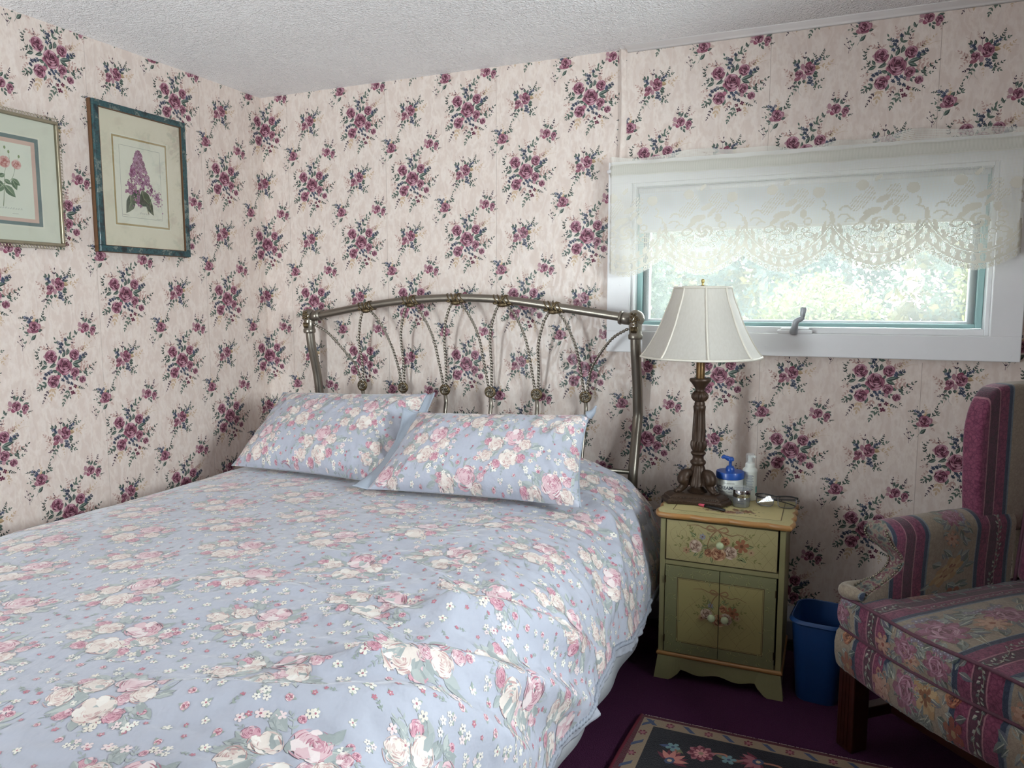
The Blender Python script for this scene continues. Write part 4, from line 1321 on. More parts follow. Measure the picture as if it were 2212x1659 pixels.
m = MB(); m.tube([(.325, -.105, .33), (1.81, -.105, .33)], .011, 10); m.tube([(.325, -.105, .62), (1.81, -.105, .62)], .009, 10); hpart('lower_rail', m, M_BRASS)
for x in (.318, 1.812):
    for z in (.43, .47, .51):
        m = MB()
        m.lathe([(.0045, 0), (.0045, .003), (.002, .004)], 8)
        v = m.v[-1]; m.v[-1] = np.stack([x + v[:, 0], -.123 - v[:, 2], z + v[:, 1]], 1)
        hpart('bolt', m, M_STEEL)
tag(hb, 'antique brass arched headboard with twisted rope bars and rosettes behind the pillows', 'headboard')

# ------------------------------------------------------------------ nightstand
NX0, NX1, NYF, NYB, NT_ = 1.990, 2.384, -.428, -.135, .574
def wood_paint(name, a, b, ink=True, rough=.45):
    nt = NT(name)
    nt.set(Roughness=rough)
    v = nt.coord('Object')
    base = nt.mix(nt.noise(v, 14, 5, .65), lin(a), lin(b))
    spk = nt.noise(v, 260, 2)
    base = nt.mix(nt.ramp(spk, [(.62, 0.0), (.72, .35)]), base, lin('7a6a40'))
    if ink:
        ink_over(nt, base)
    else:
        nt.color(base)
    nt.bump(nt.noise(v, 90, 3), .12, .001)
    return nt.m
M_CREAM = wood_paint('cream_crackle_paint', '8c8258', '9b9168')
M_SAGE = wood_paint('sage_paint', '6c6c4a', '7b7a59')
M_OCHRE = wood_paint('ochre_edge', '94693a', 'a87d4c', False, .35)
M_DARKGAP = simple('dark_gap', '16120c', .8)
M_KNOB = simple('sage_knob', 'a7b08b', .3, coat=.3)

def print_plane(name, mb, art_, y, mat, parent, step=1.2e-5):
    V, i, t = mb.arrays()
    pos = lambda v, l: np.stack([v[:, 0], np.full(len(v), y) - .0001 - l * step, v[:, 1]], 1)
    o = printed(name, (V, i, t), art_, pos, mat, parent)
    return o

def clip_rect(art_, x0, x1, z0, z1):
    c = centroids(art_)
    art_ = keep(art_, (c[:, 0] > x0) & (c[:, 0] < x1) & (c[:, 1] > z0) & (c[:, 1] < z1))
    art_['v'][:, 0] = np.clip(art_['v'][:, 0], x0, x1); art_['v'][:, 1] = np.clip(art_['v'][:, 1], z0, z1)
    return art_

BRN = '725638'
def bow(A, x, y, k):
    f = lambda L: [(x + a * k, y + b * k) for a, b in L]
    for L in ([(0, 0), (-55, 30), (-80, 5), (-45, -12), (0, 0)], [(0, 0), (55, 28), (78, 2), (45, -14), (0, 0)]):
        A.stroke(f(L), 11 * k, '7e5f42', 20, False)
    for L in ([(0, 0), (-90, 5), (-150, 25), (-230, 15)], [(0, 0), (100, -30), (160, -15), (240, -45)], [(-5, 0), (-50, -60), (-70, -140), (-20, -210)], [(5, 0), (40, -40), (70, -80)]):
        A.stroke(f(L), 10 * k, BRN, 19)

def spray(A, x, y, k, seed, wide=1.0):
    r = random.Random(seed)
    lf = ('66704a', '535e3e', '727048', '5a5834')
    for q in range(34):
        a = r.uniform(0, 6.28); d = r.uniform(60, 230)
        px, py = x + d * wide * k * math.cos(a), y + d * .42 * k * math.sin(a)
        b = a + r.uniform(-.7, .7)
        L = r.uniform(38, 70) * k
        A.leaf(px, py, px + L * math.cos(b), py + L * .8 * math.sin(b), .42, lf[q % 4], 2 + q % 3, 'b0aa76', lf[(q + 1) % 4])
    for sgn, tx, ty in ((-1, 300, -30), (1, 330, 40), (1, 300, -90), (-1, 280, 40), (1, 250, 110), (-1, 200, 120)):
        A.sprig([(x + sgn * 90 * k, y), (x + sgn * 180 * k * wide, y + ty * .6 * k), (x + sgn * tx * k * wide, y + ty * k)], 4 * k, '6d6a3c', 4, 42 * k, .4, 1)
    pal = [('6a3c28', '8f6448', 'a98464', 'bca282'), ('6e5646', '957a6a', 'ab9684', 'bcab98'), ('5e3020', '84553a', '9c7250', 'b28f6c')]
    for px, py, rr_, p in ((-160, -20, 50, 1), (10, -60, 56, 0), (100, -40, 50, 1), (-60, -60, 34, 2), (60, 45, 34, 2)):
        A.rose(x + px * k * wide, y + py * k, rr_ * k, r.uniform(.3, 1.8), pal[p], 26 if px in (10,) else 12, .95)
    for px, py, rr_, c in ((180, 20, 58, '84563a'), (-230, -60, 30, '957558'), (250, -20, 26, '9c8064'), (-110, 60, 26, '747480')):
        A.blossom(x + px * k * wide, y + py * k, rr_ * k, c, '5e3a20', 6, 10)

def crackle(A, x0, x1, z0, z1, seed, step=.030):
    r = random.Random(seed)
    for fam in (1, -1):
        n = int((x1 - x0 + z1 - z0) / step) + 2
        for k in range(-2, n + 2):
            pts = []
            for q in range(9):
                t = q / 8
                z = z0 + (z1 - z0) * t
                x = x0 + k * step + fam * (z - (z0 if fam > 0 else z1)) * .8 * (1 if fam > 0 else 1) + r.uniform(-.006, .006) - (0 if fam > 0 else .0)
                pts.append((x, z))
            for q in range(8):
                if r.random() < .25:
                    continue
                (a, b), (c, d) = pts[q], pts[q + 1]
                if min(a, c) > x0 and max(a, c) < x1:
                    A.stroke([(a, b), (c, d)], 0.0009, '776b44', 0, False)

ns = empty('nightstand', ((NX0 + NX1) / 2, (NYF + NYB) / 2, 0))
NSI = Matrix.Translation(-Vector(ns.location))
def npart(o, parent=ns):
    if o.parent is ns:
        o.matrix_parent_inverse = NSI
    return o
m = MB()
m.box(NX0, NX0 + .018, NYF, NYB, .0, .55); m.box(NX1 - .018, NX1, NYF, NYB, .0, .55); m.box(NX0, NX1, NYB - .01, NYB, .03, .55)
m.box(NX0, NX1, NYF, NYB, .075, .093); m.box(NX0 + .018, NX1 - .018, NYF, NYB, .395, .411); m.box(NX0, NX1, NYF, NYB, .552, .557)
npart(m.build('case', wood_paint('sage_case', '7a754f', '89845f', False), ns, False, .0015, 1))
m = MB(); m.box(NX0 + .018, NX1 - .018, NYF + .03, NYB - .012, .094, .394); m.box(NX0 + .018, NX1 - .018, NYF + .03, NYB - .012, .412, .55)
npart(m.build('inside', M_DARKGAP, ns))
# drawer
DX0, DX1 = NX0 + .0205, NX1 - .0235
mb = MB(); mb.box(DX0, DX1, NYF - .003, NYF + .028, .4145, .5495)
A = Art(71)
crackle(A, DX0 + .004, DX1 - .004, .418, .546, 5)
kz = 4.25e-4
spray(A, 2.175, .478, kz, 3); bow(A, 2.175, .530, kz)
for a, b, c, d in ((DX0, DX1, .4145, .4158), (DX0, DX1, .5485, .5495)):
    A.poly([(a, c), (b, c), (b, d), (a, d)], '3a2a18', 0)
for x in (DX0, DX1 - .001):
    A.poly([(x, .4145), (x + .001, .4145), (x + .001, .5495), (x, .5495)], '3a2a18', 0)
dr = npart(print_plane('drawer', mb, clip_rect(A.comp(), DX0, DX1, .4145, .5495), NYF - .003, M_CREAM, ns))
def knob(x, z, parent):
    m = MB(); m.lathe([(.004, 0), (.0045, .008), (.009, .011), (.0125, .017), (.0118, .023), (.007, .0265), (.001, .0275)], 18)
    v = m.v[-1]; m.v[-1] = np.stack([x + v[:, 0], NYF - .003 - v[:, 2], z + v[:, 1]], 1)
    return m.build('knob', M_KNOB, parent, True)
knob(2.186, .486, dr)
# doors
XM = (NX0 + NX1) / 2 - .0005
def scrolls(A, x0, x1, z0, z1, seed):
    """Tone-on-tone acanthus flourishes round the door frames."""
    dk, lt = '67673f', '8f8e66'
    def flourish(x, z, a, R0, s):
        pts = [(x + R0 * (1 - t * .62) * math.cos(a + s * t * 5.4), z + R0 * (1 - t * .62) * math.sin(a + s * t * 5.4)) for t in np.linspace(0, 1, 8)]
        tail = [(x + R0 * math.cos(a) + k * .013 * math.cos(a - s * 1.57 - s * k * .22), z + R0 * math.sin(a) + k * .013 * math.sin(a - s * 1.57 - s * k * .22)) for k in (2.2, 1.2, 0)]
        A.stroke(tail + pts[1:], .0022, dk, 1); A.stroke([(p + .0009, w + .0009) for p, w in tail + pts[1:]], .0010, lt, 2)
        for p, w in tail[:2] + pts[2:4]:
            b = math.atan2(w - z, p - x)
            A.leaf(p, w, p + .011 * math.cos(b + .5 * s), w + .011 * math.sin(b + .5 * s), .45, dk, 1, None, lt)
    for k in range(4):
        z = .135 + k * .075
        flourish(2.030, z, .4 + k, .012, 1 if k % 2 else -1); flourish(2.347, z, 2.6 - k, .012, -1 if k % 2 else 1)
    for k in range(3):
        for z in (.113, .374):
            flourish(2.062 + k * .043, z, .3 + 1.5 * k, .0085, 1 if k % 2 else -1); flourish(2.312 - k * .043, z, 2.8 - 1.5 * k, .0085, -1 if k % 2 else 1)
for x0, x1, kx in ((DX0, XM - .0012, 2.166), (XM + .0012, DX1, 2.208)):
    mb = MB(); mb.box(x0, x1, NYF - .003, NYF + .016, .0945, .3935)
    A = Art(81)
    A.poly([(2.052, .134), (2.324, .134), (2.324, .354), (2.052, .354)], '918758', 0)
    for d_, w_ in ((0, .0022), (.0045, .001)):
        a, b, c, d = 2.050 + d_, 2.326 - d_, .132 + d_, .356 - d_
        for P4 in ([(a, c), (b, c), (b, c + w_), (a, c + w_)], [(a, d - w_), (b, d - w_), (b, d), (a, d)], [(a, c), (a + w_, c), (a + w_, d), (a, d)], [(b - w_, c), (b, c), (b, d), (b - w_, d)]):
            # split at the meeting line so that each half stays on its own door
            xs_ = [p[0] for p in P4]
            if min(xs_) < XM < max(xs_):
                lo, hi = P4[0][1], P4[2][1]
                A.poly([(a, lo), (XM - .0012, lo), (XM - .0012, hi), (a, hi)], '4a3a20', 1); A.poly([(XM + .0012, lo), (b, lo), (b, hi), (XM + .0012, hi)], '4a3a20', 1)
            else:
                A.poly(P4, '4a3a20', 1)
    crackle(A, 2.058, 2.318, .142, .348, 9)
    scrolls(A, 1.995, 2.380, .10, .39, 14)
    spray(A, 2.186, .252, kz * .9, 8, .62); bow(A, 2.186, .318, kz * .85)
    V = A.comp()
    # the cream field is one shape: cut it at the door's edge by clipping
    c = centroids(V)
    fld = np.zeros(len(V['tot']), bool); fld[0] = True
    w = keep(V, fld | ((c[:, 0] > x0) & (c[:, 0] < x1) & (c[:, 1] > .0945) & (c[:, 1] < .3935)))
    w['v'][:, 0] = np.clip(w['v'][:, 0], x0, x1); w['v'][:, 1] = np.clip(w['v'][:, 1], .095, .393)
    dn = npart(print_plane('door', mb, w, NYF - .003, M_SAGE, ns))
    knob(kx, .240, dn)
    hx = x0 if x0 < 2.1 else x1
    for z in (.14, .345):
        m = MB(); m.tube([(hx, NYF - .004, z - .012), (hx, NYF - .004, z + .012)], .0022, 8); m.build('hinge', simple('dark_hinge', '4a3b25', .4, .8), dn)
# base skirt with bracket feet
m = MB()
def flare(z):
    return .010 * max(0, (.05 - z) / .05) ** 1.5
n = 40
bot = []
for k in range(n + 1):
    t = k / n
    x = NX0 + .0 + t * (NX1 - NX0)
    q = abs(t - .5) * 2
    if q > .78: z = 0.0
    elif q > .62: z = .028 * (.78 - q) / .16 + .0
    else: z = .028 + .010 * (.5 + .5 * math.cos(q / .62 * PI * 2.0)) * (1 if q < .62 else 0)
    bot.append((x, z))
for k in range(n):
    (xa, za), (xb, zb) = bot[k], bot[k + 1]
    ya, yb_ = NYF - .004 - flare(za), NYF - .004 - flare(zb)
    sx = lambda x, z: x + (-flare(z) if x < NX0 + .02 else (flare(z) if x > NX1 - .02 else 0))
    m.add([(sx(xa, za), ya, za), (sx(xb, zb), yb_, zb), (xb, NYF - .004, .078), (xa, NYF - .004, .078), (sx(xa, za), NYF + .014, za), (sx(xb, zb), NYF + .014, zb), (xb, NYF + .014, .078), (xa, NYF + .014, .078)],
          [(0, 1, 2, 3), (5, 4, 7, 6), (0, 4, 5, 1), (3, 2, 6, 7)] + ([(0, 3, 7, 4)] if k == 0 else []) + ([(1, 5, 6, 2)] if k == n - 1 else []))
npart(m.build('base_skirt', wood_paint('sage_skirt', '7c7954', '8a8762', False), ns))
def moulding(name, x0, x1, yf, yb, z0, z1, wave, mat):
    """Edge moulding that follows a scalloped outline on three sides."""
    pts = []
    for k in range(60):
        t = k / 59; pts.append((x0 - wave * .8 * abs(math.sin(t * PI * 4)), yb + (yf - yb) * t))
    for k in range(1, 90):
        t = k / 89; pts.append((x0 + (x1 - x0) * t, yf - wave * (.25 + .75 * abs(math.sin(t * PI * 3.5 + .25))) ))
    for k in range(1, 60):
        t = k / 59; pts.append((x1 + wave * .8 * abs(math.sin(t * PI * 4)), yf + (yb - yf) * t))
    pts = np.array(pts)
    ctr = np.array([(x0 + x1) / 2, (yf + yb) / 2])
    hgt = z1 - z0
    rows = []
    for f, dz in ((-.004, 0), (.0, .003 / .02), (.0035, .35), (.004, .55), (.0025, .82), (-.002, .97), (-.006, 1.0)):
        d = pts - ctr; d = d / np.linalg.norm(d, axis=1)[:, None]
        rows.append(np.column_stack([pts + d * f, np.full(len(pts), z0 + hgt * dz)]))
    P_ = np.array(rows)
    m = MB(); m.grid(P_)
    k = m.n
    return m, P_
m, P_ = moulding('top_edge', 1.980, 2.398, -.434, NYB, .556, .574, .011, M_OCHRE)
npart(m.build('top_edge', M_OCHRE, ns, True))
out = P_[-1]
A = Art(91)
inset = [(2.022, -.395), (2.366, -.395), (2.366, -.165), (2.022, -.165)]
for d_, w_ in ((0, .0026),):
    (a, c), (b, _), (_, d), _ = inset
    for P4 in ([(a, c), (b, c), (b, c + w_), (a, c + w_)], [(a, c), (a + w_, c), (a + w_, d), (a, d)], [(b - w_, c), (b, c), (b, d), (b - w_, d)]):
        A.poly(P4, '5a4525', 1)
A.poly([(2.026, -.391), (2.362, -.391), (2.362, -.165), (2.026, -.165)], 'c8ba86', 0)
spray(A, 2.20, -.335, kz * .8, 12, .9)
r_ = random.Random(4)
for q in range(40):
    x, y = r_.uniform(1.985, 2.395), r_.choice([r_.uniform(-.43, -.402), r_.uniform(-.43, -.15)])
    if 2.015 < x < 2.37 and y > -.4:
        continue
    A.stroke([(x, y), (x + r_.uniform(-.01, .01), y + .006), (x + r_.uniform(-.012, .012), y + .009)], .0015, '9c9a68', 1)
art_ = A.comp()
V0 = np.concatenate([out, out - np.array([0, 0, .012])])
n = len(out)
base = (V0, np.concatenate([np.arange(n), np.arange(2 * n - 1, n - 1, -1)]), np.array([n, n]))
npart(printed('top_panel', base, art_, lambda v, l: np.column_stack([v, .574 + .0001 + l * 1.2e-5]), M_SAGE2 if False else wood_paint('sage_cream_top', 'b5aa7a', 'c6bc8a'), ns))
m, P2 = moulding('base_edge', NX0 - .002, NX1 + .002, NYF - .004, NYB, .076, .092, .0, M_OCHRE)
npart(m.build('base_edge', M_OCHRE, ns, True))
tag(ns, 'cream and sage painted nightstand with flowers, one drawer and two doors', 'nightstand')

# ------------------------------------------------------------------ lamp
LXc, LYc, LZ0 = 2.078, -.245, .5748
M_BRONZE = simple('bronze_resin', '3f2e22', .45, .35, var=.4, vscale=45, bump=.25, bscale=150, bdist=.001)
M_CANDLE = simple('bronze_sleeve', '6a5030', .35, .6, var=.1)
lamp = empty('table_lamp', (LXc, LYc, LZ0))
# plinth: three-cornered with concave sides and cut corners
def plinth_outline(R, cut, conc):
    pts = []
    for k in range(3):
        a = math.radians(-90 + 60 + 120 * k) + .06
        a2 = a + 2 * PI / 3
        t = np.array([-math.sin(a), math.cos(a)])
        p = np.array([math.cos(a), math.sin(a)]) * R
        pts += [p - t * cut, p + t * cut]
        p2 = np.array([math.cos(a2), math.sin(a2)]) * R
        t2 = np.array([-math.sin(a2), math.cos(a2)])
        s_, e_ = p + t * cut, p2 - t2 * cut
        mid_ = (s_ + e_) / 2
        nn = mid_ / np.linalg.norm(mid_)
        for q in (.2, .35, .5, .65, .8):
            pts.append(s_ + (e_ - s_) * q - nn * conc * math.sin(PI * q))
    return np.array(pts)
rows = []
for R, z in ((.118, 0), (.120, .004), (.120, .015), (.112, .019), (.108, .026), (.100, .031), (.092, .034)):
    o2 = plinth_outline(R, .030 * R / .118, .012)
    rows.append(np.column_stack([o2, np.full(len(o2), z)]))
m = MB(); P_ = np.array(rows); m.grid(P_, cv=True)
nn_ = P_.shape[1]
m.f += [tuple(range(nn_)), tuple(range(6 * nn_, 7 * nn_))]; m.mi += [0, 0]
pb = m.build('plinth', M_BRONZE, lamp, False, .0012, 2)
m = MB()
o2 = plinth_outline(.1195, .030, .012); o3 = plinth_outline(.110, .028, .012)
for ring_, z in ((o2, .010), (o3, .0225)):
    L_ = np.vstack([ring_, ring_[:1]])
    for a, b in zip(L_[:-1], L_[1:]):
        nb = max(2, int(np.linalg.norm(b - a) / .006))
        for q in range(nb):
            p = a + (b - a) * (q + .5) / nb
            m.ball((p[0], p[1], z), (.0028, .0028, .0032), 6, 4)
o = m.build('beading', M_BRONZE, pb, True); o['kind'] = 'stuff'
# three paw-footed legs
for k in range(3):
    a = math.radians(-90 + 60 + 120 * k) + .06
    c_, s_ = math.cos(a), math.sin(a)
    q = lambda r, z: (c_ * r, s_ * r, z)
    m = MB()
    m.tube(bez([q(.018, .098), q(.040, .098), q(.053, .083), q(.050, .062), q(.058, .048), q(.068, .040), q(.078, .037)], 6), np.interp(np.linspace(0, 1, 37), [0, .2, .4, .58, .75, .9, 1], [.010, .020, .0215, .014, .0105, .010, .006]), 12)
    for j in (-1, 0, 1):
        t_ = np.array([-s_, c_, 0]) * .006 * j
        m.ball(tuple(np.array(q(.080, .0375)) + t_), (.0052, .0052, .0048), 8, 6)
    m.build('paw_leg', M_BRONZE, lamp, True)
m = MB()
m.lathe([(.034, .033), (.035, .037), (.026, .042), (.019, .052), (.021, .064), (.027, .068), (.028, .074), (.020, .08)], 24)
m.lathe([(.042, .058, .10), (.040, .070, .10), (.034, .085, .08), (.028, .10, .06), (.024, .115, .05), (.021, .125, 0), (.024, .129, 0), (.027, .134, 0), (.026, .140, 0), (.0195, .146, 0), (.0185, .156, 0), (.0215, .161, 0), (.026, .167, 0), (.0245, .172, 0), (.018, .176, 0)], 60, (0, 0, 0), 10)
m.lathe([(.020, .176, .0), (.0235, .183, .10), (.0255, .195, .12), (.0245, .206, .12), (.0222, .212, .10)], 72, (0, 0, 0), 12)
m.lathe([(.0222, .210, .0), (.0215, .216, .09), (.0205, .25, .09), (.0185, .30, .09), (.0178, .315, .09), (.0195, .318, .04), (.0205, .324, 0), (.0215, .331, 0), (.0185, .336, 0)], 72, (0, 0, 0), 12)
m.lathe([(.017, .333), (.0185, .340), (.0165, .346), (.016, .349)], 24)
m.lathe([(.016, .348, 0), (.0215, .353, .08), (.0262, .362, .12), (.0265, .371, .12), (.022, .380, .08), (.0165, .385, 0)], 72, (0, 0, 0), 9)
m.lathe([(.0165, .384), (.0155, .389), (.018, .396), (.024, .405), (.030, .413), (.0355, .419), (.0365, .424), (.0345, .428), (.016, .429)], 36)
m.build('column', M_BRONZE, lamp, True, angle=50)
m = MB(); m.lathe([(.0145, .428), (.0148, .43), (.0148, .530), (.013, .532)], 24); m.build('candle_sleeve', M_CANDLE, lamp, True, angle=50)
# harp, bulb and finial
m = MB()
m.tube(bez([(-.02, 0, .535), (-.055, 0, .60), (-.05, 0, .69), (0, 0, .745), (.05, 0, .69), (.055, 0, .60), (.02, 0, .535)], 8), .002, 6)
m.build('harp', M_CANDLE, lamp, True)
m = MB(); m.lathe([(.0125, .53), (.0125, .555), (.018, .575), (.028, .60), (.029, .615), (.02, .635), (.004, .645)], 20); m.build('bulb', simple('frosted_bulb', 'e8e6e0', .4), lamp, True)
m = MB(); m.lathe([(.004, .744), (.005, .748), (.003, .752), (.0058, .757), (.0062, .762), (.004, .7665), (.001, .768)], 14); m.build('finial', simple('brass_finial', 'b8a46a', .25, .9), lamp, True)

def fabric_shade():
    nt = NT('shade_silk')
    nt.set(Roughness=.7)
    v = nt.coord('Object')
    sl = nt.n('ShaderNodeMapping'); sl.inputs['Scale'].default_value = (1, 1, .15); nt.l(v, sl.inputs[0])
    c = nt.mix(nt.noise(sl.outputs[0], 160, 3), lin('dcd8d0'), lin('eae7e2'))
    nt.color(c)
    tl = nt.n('ShaderNodeBsdfTranslucent'); nt.l(c, tl.inputs[0])
    mx = nt.n('ShaderNodeMixShader'); mx.inputs[0].default_value = .5
    nt.l(nt.b.outputs[0], mx.inputs[1]); nt.l(tl.outputs[0], mx.inputs[2]); nt.l(mx.outputs[0], nt.out.inputs['Surface'])
    return nt.m
M_SHADE = fabric_shade()
SP = bez([(.2035, 0, .503), (.186, 0, .524), (.163, 0, .562), (.138, 0, .612), (.118, 0, .664), (.104, 0, .70), (.0945, 0, .738)], 5)
def shade_r(th, r):
    ph = (8 * th / (2 * PI)) % 1
    return r * (1 - .030 * math.sin(PI * ph))
P_ = np.array([[(shade_r(t, r) * math.cos(t), shade_r(t, r) * math.sin(t), z) for t in np.linspace(0, 2 * PI, 96, endpoint=False)] for r, _, z in SP])
m = MB(); m.grid(P_, cv=True)
sh = m.build('shade', M_SHADE, lamp, True)
sh.modifiers.new('thick', 'SOLIDIFY').thickness = .0012
M_TRIM = simple('shade_trim', 'cfc9bd', .7, bump=.2, bscale=300)
for k in range(8):
    t = k * PI / 4
    path = [((r + .0008) * math.cos(t), (r + .0008) * math.sin(t), z) for r, _, z in SP]
    m = MB(); m.tube(path, .0036, 6); m.build('rib', M_TRIM, sh, True)
for r, z, w in ((.2035, .503, .0042), (.0945, .738, .0042)):
    loop = np.array([(shade_r(t, r) * math.cos(t), shade_r(t, r) * math.sin(t), z) for t in np.linspace(0, 2 * PI, 97)])
    m = MB(); m.tube(loop, w, 8, False); m.build('rim_trim', M_TRIM, sh, True)
m = MB(); m.tube([(-.094, 0, .736), (0, 0, .744), (.094, 0, .736)], .0018, 6); m.tube([(0, -.094, .736), (0, 0, .744), (0, .094, .736)], .0018, 6); m.build('spider', M_CANDLE, sh, True)
m = MB()
cp = bez([(-.09, -.02, .006), (-.110, -.030, .004), (-.115, -.034, -.004), (-.1155, -.034, -.03), (-.1135, -.02, -.10), (-.113, .02, -.20), (-.11, .09, -.36), (-.10, .16, -.47)], 8)
m.tube(cp, .003, 8); m.build('cord', simple('black_rubber', '101012', .5), lamp, True)
lamp.rotation_euler = (0, 0, 0)
sh.rotation_euler = (0, 0, .27)
tag(lamp, 'tall bronze paw-footed lamp with a white bell shade on the nightstand', 'lamp')

# ------------------------------------------------------------------ things on the nightstand
def text_mesh(body, size, bold=0.0):
    c = bpy.data.curves.new('lettering', 'FONT')
    c.body = body; c.size = size; c.align_x = 'CENTER'; c.offset = bold; c.resolution_u = 3
    o = bpy.data.objects.new('lettering', c)
    COL.objects.link(o)
    bpy.context.view_layer.update()
    me = bpy.data.meshes.new_from_object(o.evaluated_get(bpy.context.evaluated_depsgraph_get()))
    V = np.array([v.co[:] for v in me.vertices]); Fs = [tuple(p.vertices) for p in me.polygons]
    bpy.data.objects.remove(o); bpy.data.curves.remove(c); bpy.data.meshes.remove(me)
    return V, Fs
def wrap_text(m, body, size, R, ang, z, bold=0.0):
    """Lettering wrapped round an upright cylinder of radius R, centred at angle ang."""
    V, Fs = text_mesh(body, size, bold)
    a = ang + V[:, 0] / R
    m.add(np.stack([R * np.cos(a), R * np.sin(a), z + V[:, 1]], 1), Fs)
M_JARW = simple('white_plastic', 'd9dcd6', .35, coat=.2)
M_BLUEP = simple('blue_plastic', '1f4fa3', .35, coat=.15)
M_INK = simple('navy_print', '2c3448', .6)
view = math.atan2(CAM[1] + .2, CAM[0] - 2.18)
jar = empty('pump_jar', (2.181, -.195, LZ0))
R = .0445
m = MB(); m.lathe([(R * .96, 0), (R, .004), (R, .078), (R * .97, .081)], 40); m.build('jar_body', M_JARW, jar, True, angle=40)
m = MB(); m.lathe([(R * 1.02, .079), (R * 1.07, .081), (R * 1.07, .099), (R * 1.03, .103), (.02, .1045)], 48); m.build('lid', M_BLUEP, jar, True, angle=40)
m = MB(); m.lathe([(.0155, .104), (.0155, .113), (.013, .117), (.011, .121), (.0052, .122), (.0052, .138)], 24)
m.tube([(-.003, .0, .1385), (0, 0, .140), (.003, 0, .141)], [.010, .0115, .009], 14)
m.tube(bez([(.002, 0, .1425), (-.012, -.006, .150), (-.022, -.011, .1535), (-.027, -.014, .149)], 5), [.008] * 6 + [.0065] * 5 + [.005] * 5, 10)
m.lathe([(.0115, .139), (.0125, .143), (.0115, .149), (.008, .1525)], 20)
m.build('pump', M_BLUEP, jar, True, angle=60)
m = MB()
wrap_text(m, 'VANICREAM', .0165, R + .0003, view - .78, .046, .0002)
wrap_text(m, 'Moisturizing Skin Cream', .0072, R + .0003, view - .62, .0355)
wrap_text(m, 'FOR SENSITIVE SKIN', .0042, R + .0003, view - .05, .066)
for z in (.026, .021):
    th = np.linspace(view - .7, view + .35, 12)
    m.add([((R + .0003) * math.cos(t), (R + .0003) * math.sin(t), z + d) for t in th for d in (0, .0012)], [(2 * k, 2 * k + 2, 2 * k + 3, 2 * k + 1) for k in range(11)])
o = m.build('label_print', M_INK, jar); o['kind'] = 'stuff'
tag(jar, 'white cream jar with a blue lid and pump, right of the lamp base', 'jar')

bot = empty('pump_bottle', (2.244, -.160, LZ0))
m = MB(); m.lathe([(.0235, 0), (.0245, .004), (.0245, .098), (.0255, .101), (.0245, .108), (.018, .114), (.0165, .116)], 36); m.build('bottle_body', M_JARW, bot, True, angle=50)
m = MB(); m.lathe([(.0165, .116), (.0165, .126), (.0145, .130), (.0085, .134), (.007, .148), (.0085, .150), (.0085, .156), (.004, .158)], 24)
m.tube([(.0, 0, .152), (.012, -.006, .156), (.019, -.010, .1525)], [.006, .005, .0035], 10)
m.build('pump', M_JARW, bot, True, angle=50)
m = MB(); m.lathe([(.0155, .13), (.0155, .160), (.013, .163)], 28, caps=True)
def clear_mat(name):
    nt = NT(name); nt.set(Roughness=.08); t = nt.n('ShaderNodeBsdfTransparent'); mx = nt.n('ShaderNodeMixShader'); mx.inputs[0].default_value = .78
    nt.b.inputs['Base Color'].default_value = lin('e6eaec'); nt.l(nt.b.outputs[0], mx.inputs[1]); nt.l(t.outputs[0], mx.inputs[2]); nt.l(mx.outputs[0], nt.out.inputs['Surface']); return nt.m
m.build('clear_cap', clear_mat('clear_plastic'), bot, True, angle=50)
m = MB()
th0 = math.atan2(CAM[1] + .16, CAM[0] - 2.244)
for k in range(15):
    z = .090 - k * .0038
    w = (.62, .7, .55, .66, .6)[k % 5]
    th = np.linspace(th0 - .55, th0 - .55 + w * 1.6, 8)
    m.add([(.0248 * math.cos(t), .0248 * math.sin(t), z + d) for t in th for d in (0, .0016)], [(2 * q, 2 * q + 2, 2 * q + 3, 2 * q + 1) for q in range(7)])
o = m.build('label_print', simple('grey_print', '6b7488', .6), bot); o['kind'] = 'stuff'
m = MB()
th = np.linspace(th0 + .95, th0 + 1.35, 5)
m.add([(.0249 * math.cos(t), .0249 * math.sin(t), z) for t in th for z in (.028, .05)], [(2 * q, 2 * q + 2, 2 * q + 3, 2 * q + 1) for q in range(4)])
m.build('teal_mark', simple('teal_print', '4fa3a0', .5), bot)
tag(bot, 'slim white pump bottle with clear cap, behind the silver jar', 'bottle')

sj = empty('cream_jar', (2.229, -.262, LZ0))
M_CHROME = simple('silver_lid', 'c4c6c8', .12, 1.0)
m = MB(); m.lathe([(.026, 0), (.0285, .003), (.0285, .030), (.027, .033)], 40); m.build('jar_body', simple('pearl_glass', '8f9294', .15, .55, coat=.6), sj, True, angle=40)
m = MB(); m.lathe([(.0275, .033), (.0288, .035), (.0288, .056), (.0278, .058)], 40); m.build('lid', M_CHROME, sj, True, angle=40)
m = MB(); m.lathe([(.028, .058), (.0288, .0595), (.0288, .064), (.027, .066)], 40); m.build('lid_top', clear_mat('clear_lid'), sj, True, angle=40)
m = MB(); t0 = math.atan2(CAM[1] + .26, CAM[0] - 2.229)
for z, w in ((.021, .55), (.0135, .8)):
    th = np.linspace(t0 - w / 2 - .1, t0 + w / 2 - .1, 8)
    m.add([(.0288 * math.cos(t), .0288 * math.sin(t), z + d) for t in th for d in (0, .0016)], [(2 * q, 2 * q + 2, 2 * q + 3, 2 * q + 1) for q in range(7)])
o = m.build('label_print', M_INK, sj); o['kind'] = 'stuff'
tag(sj, 'small silver cream jar with a shiny lid in front of the white bottle', 'jar')

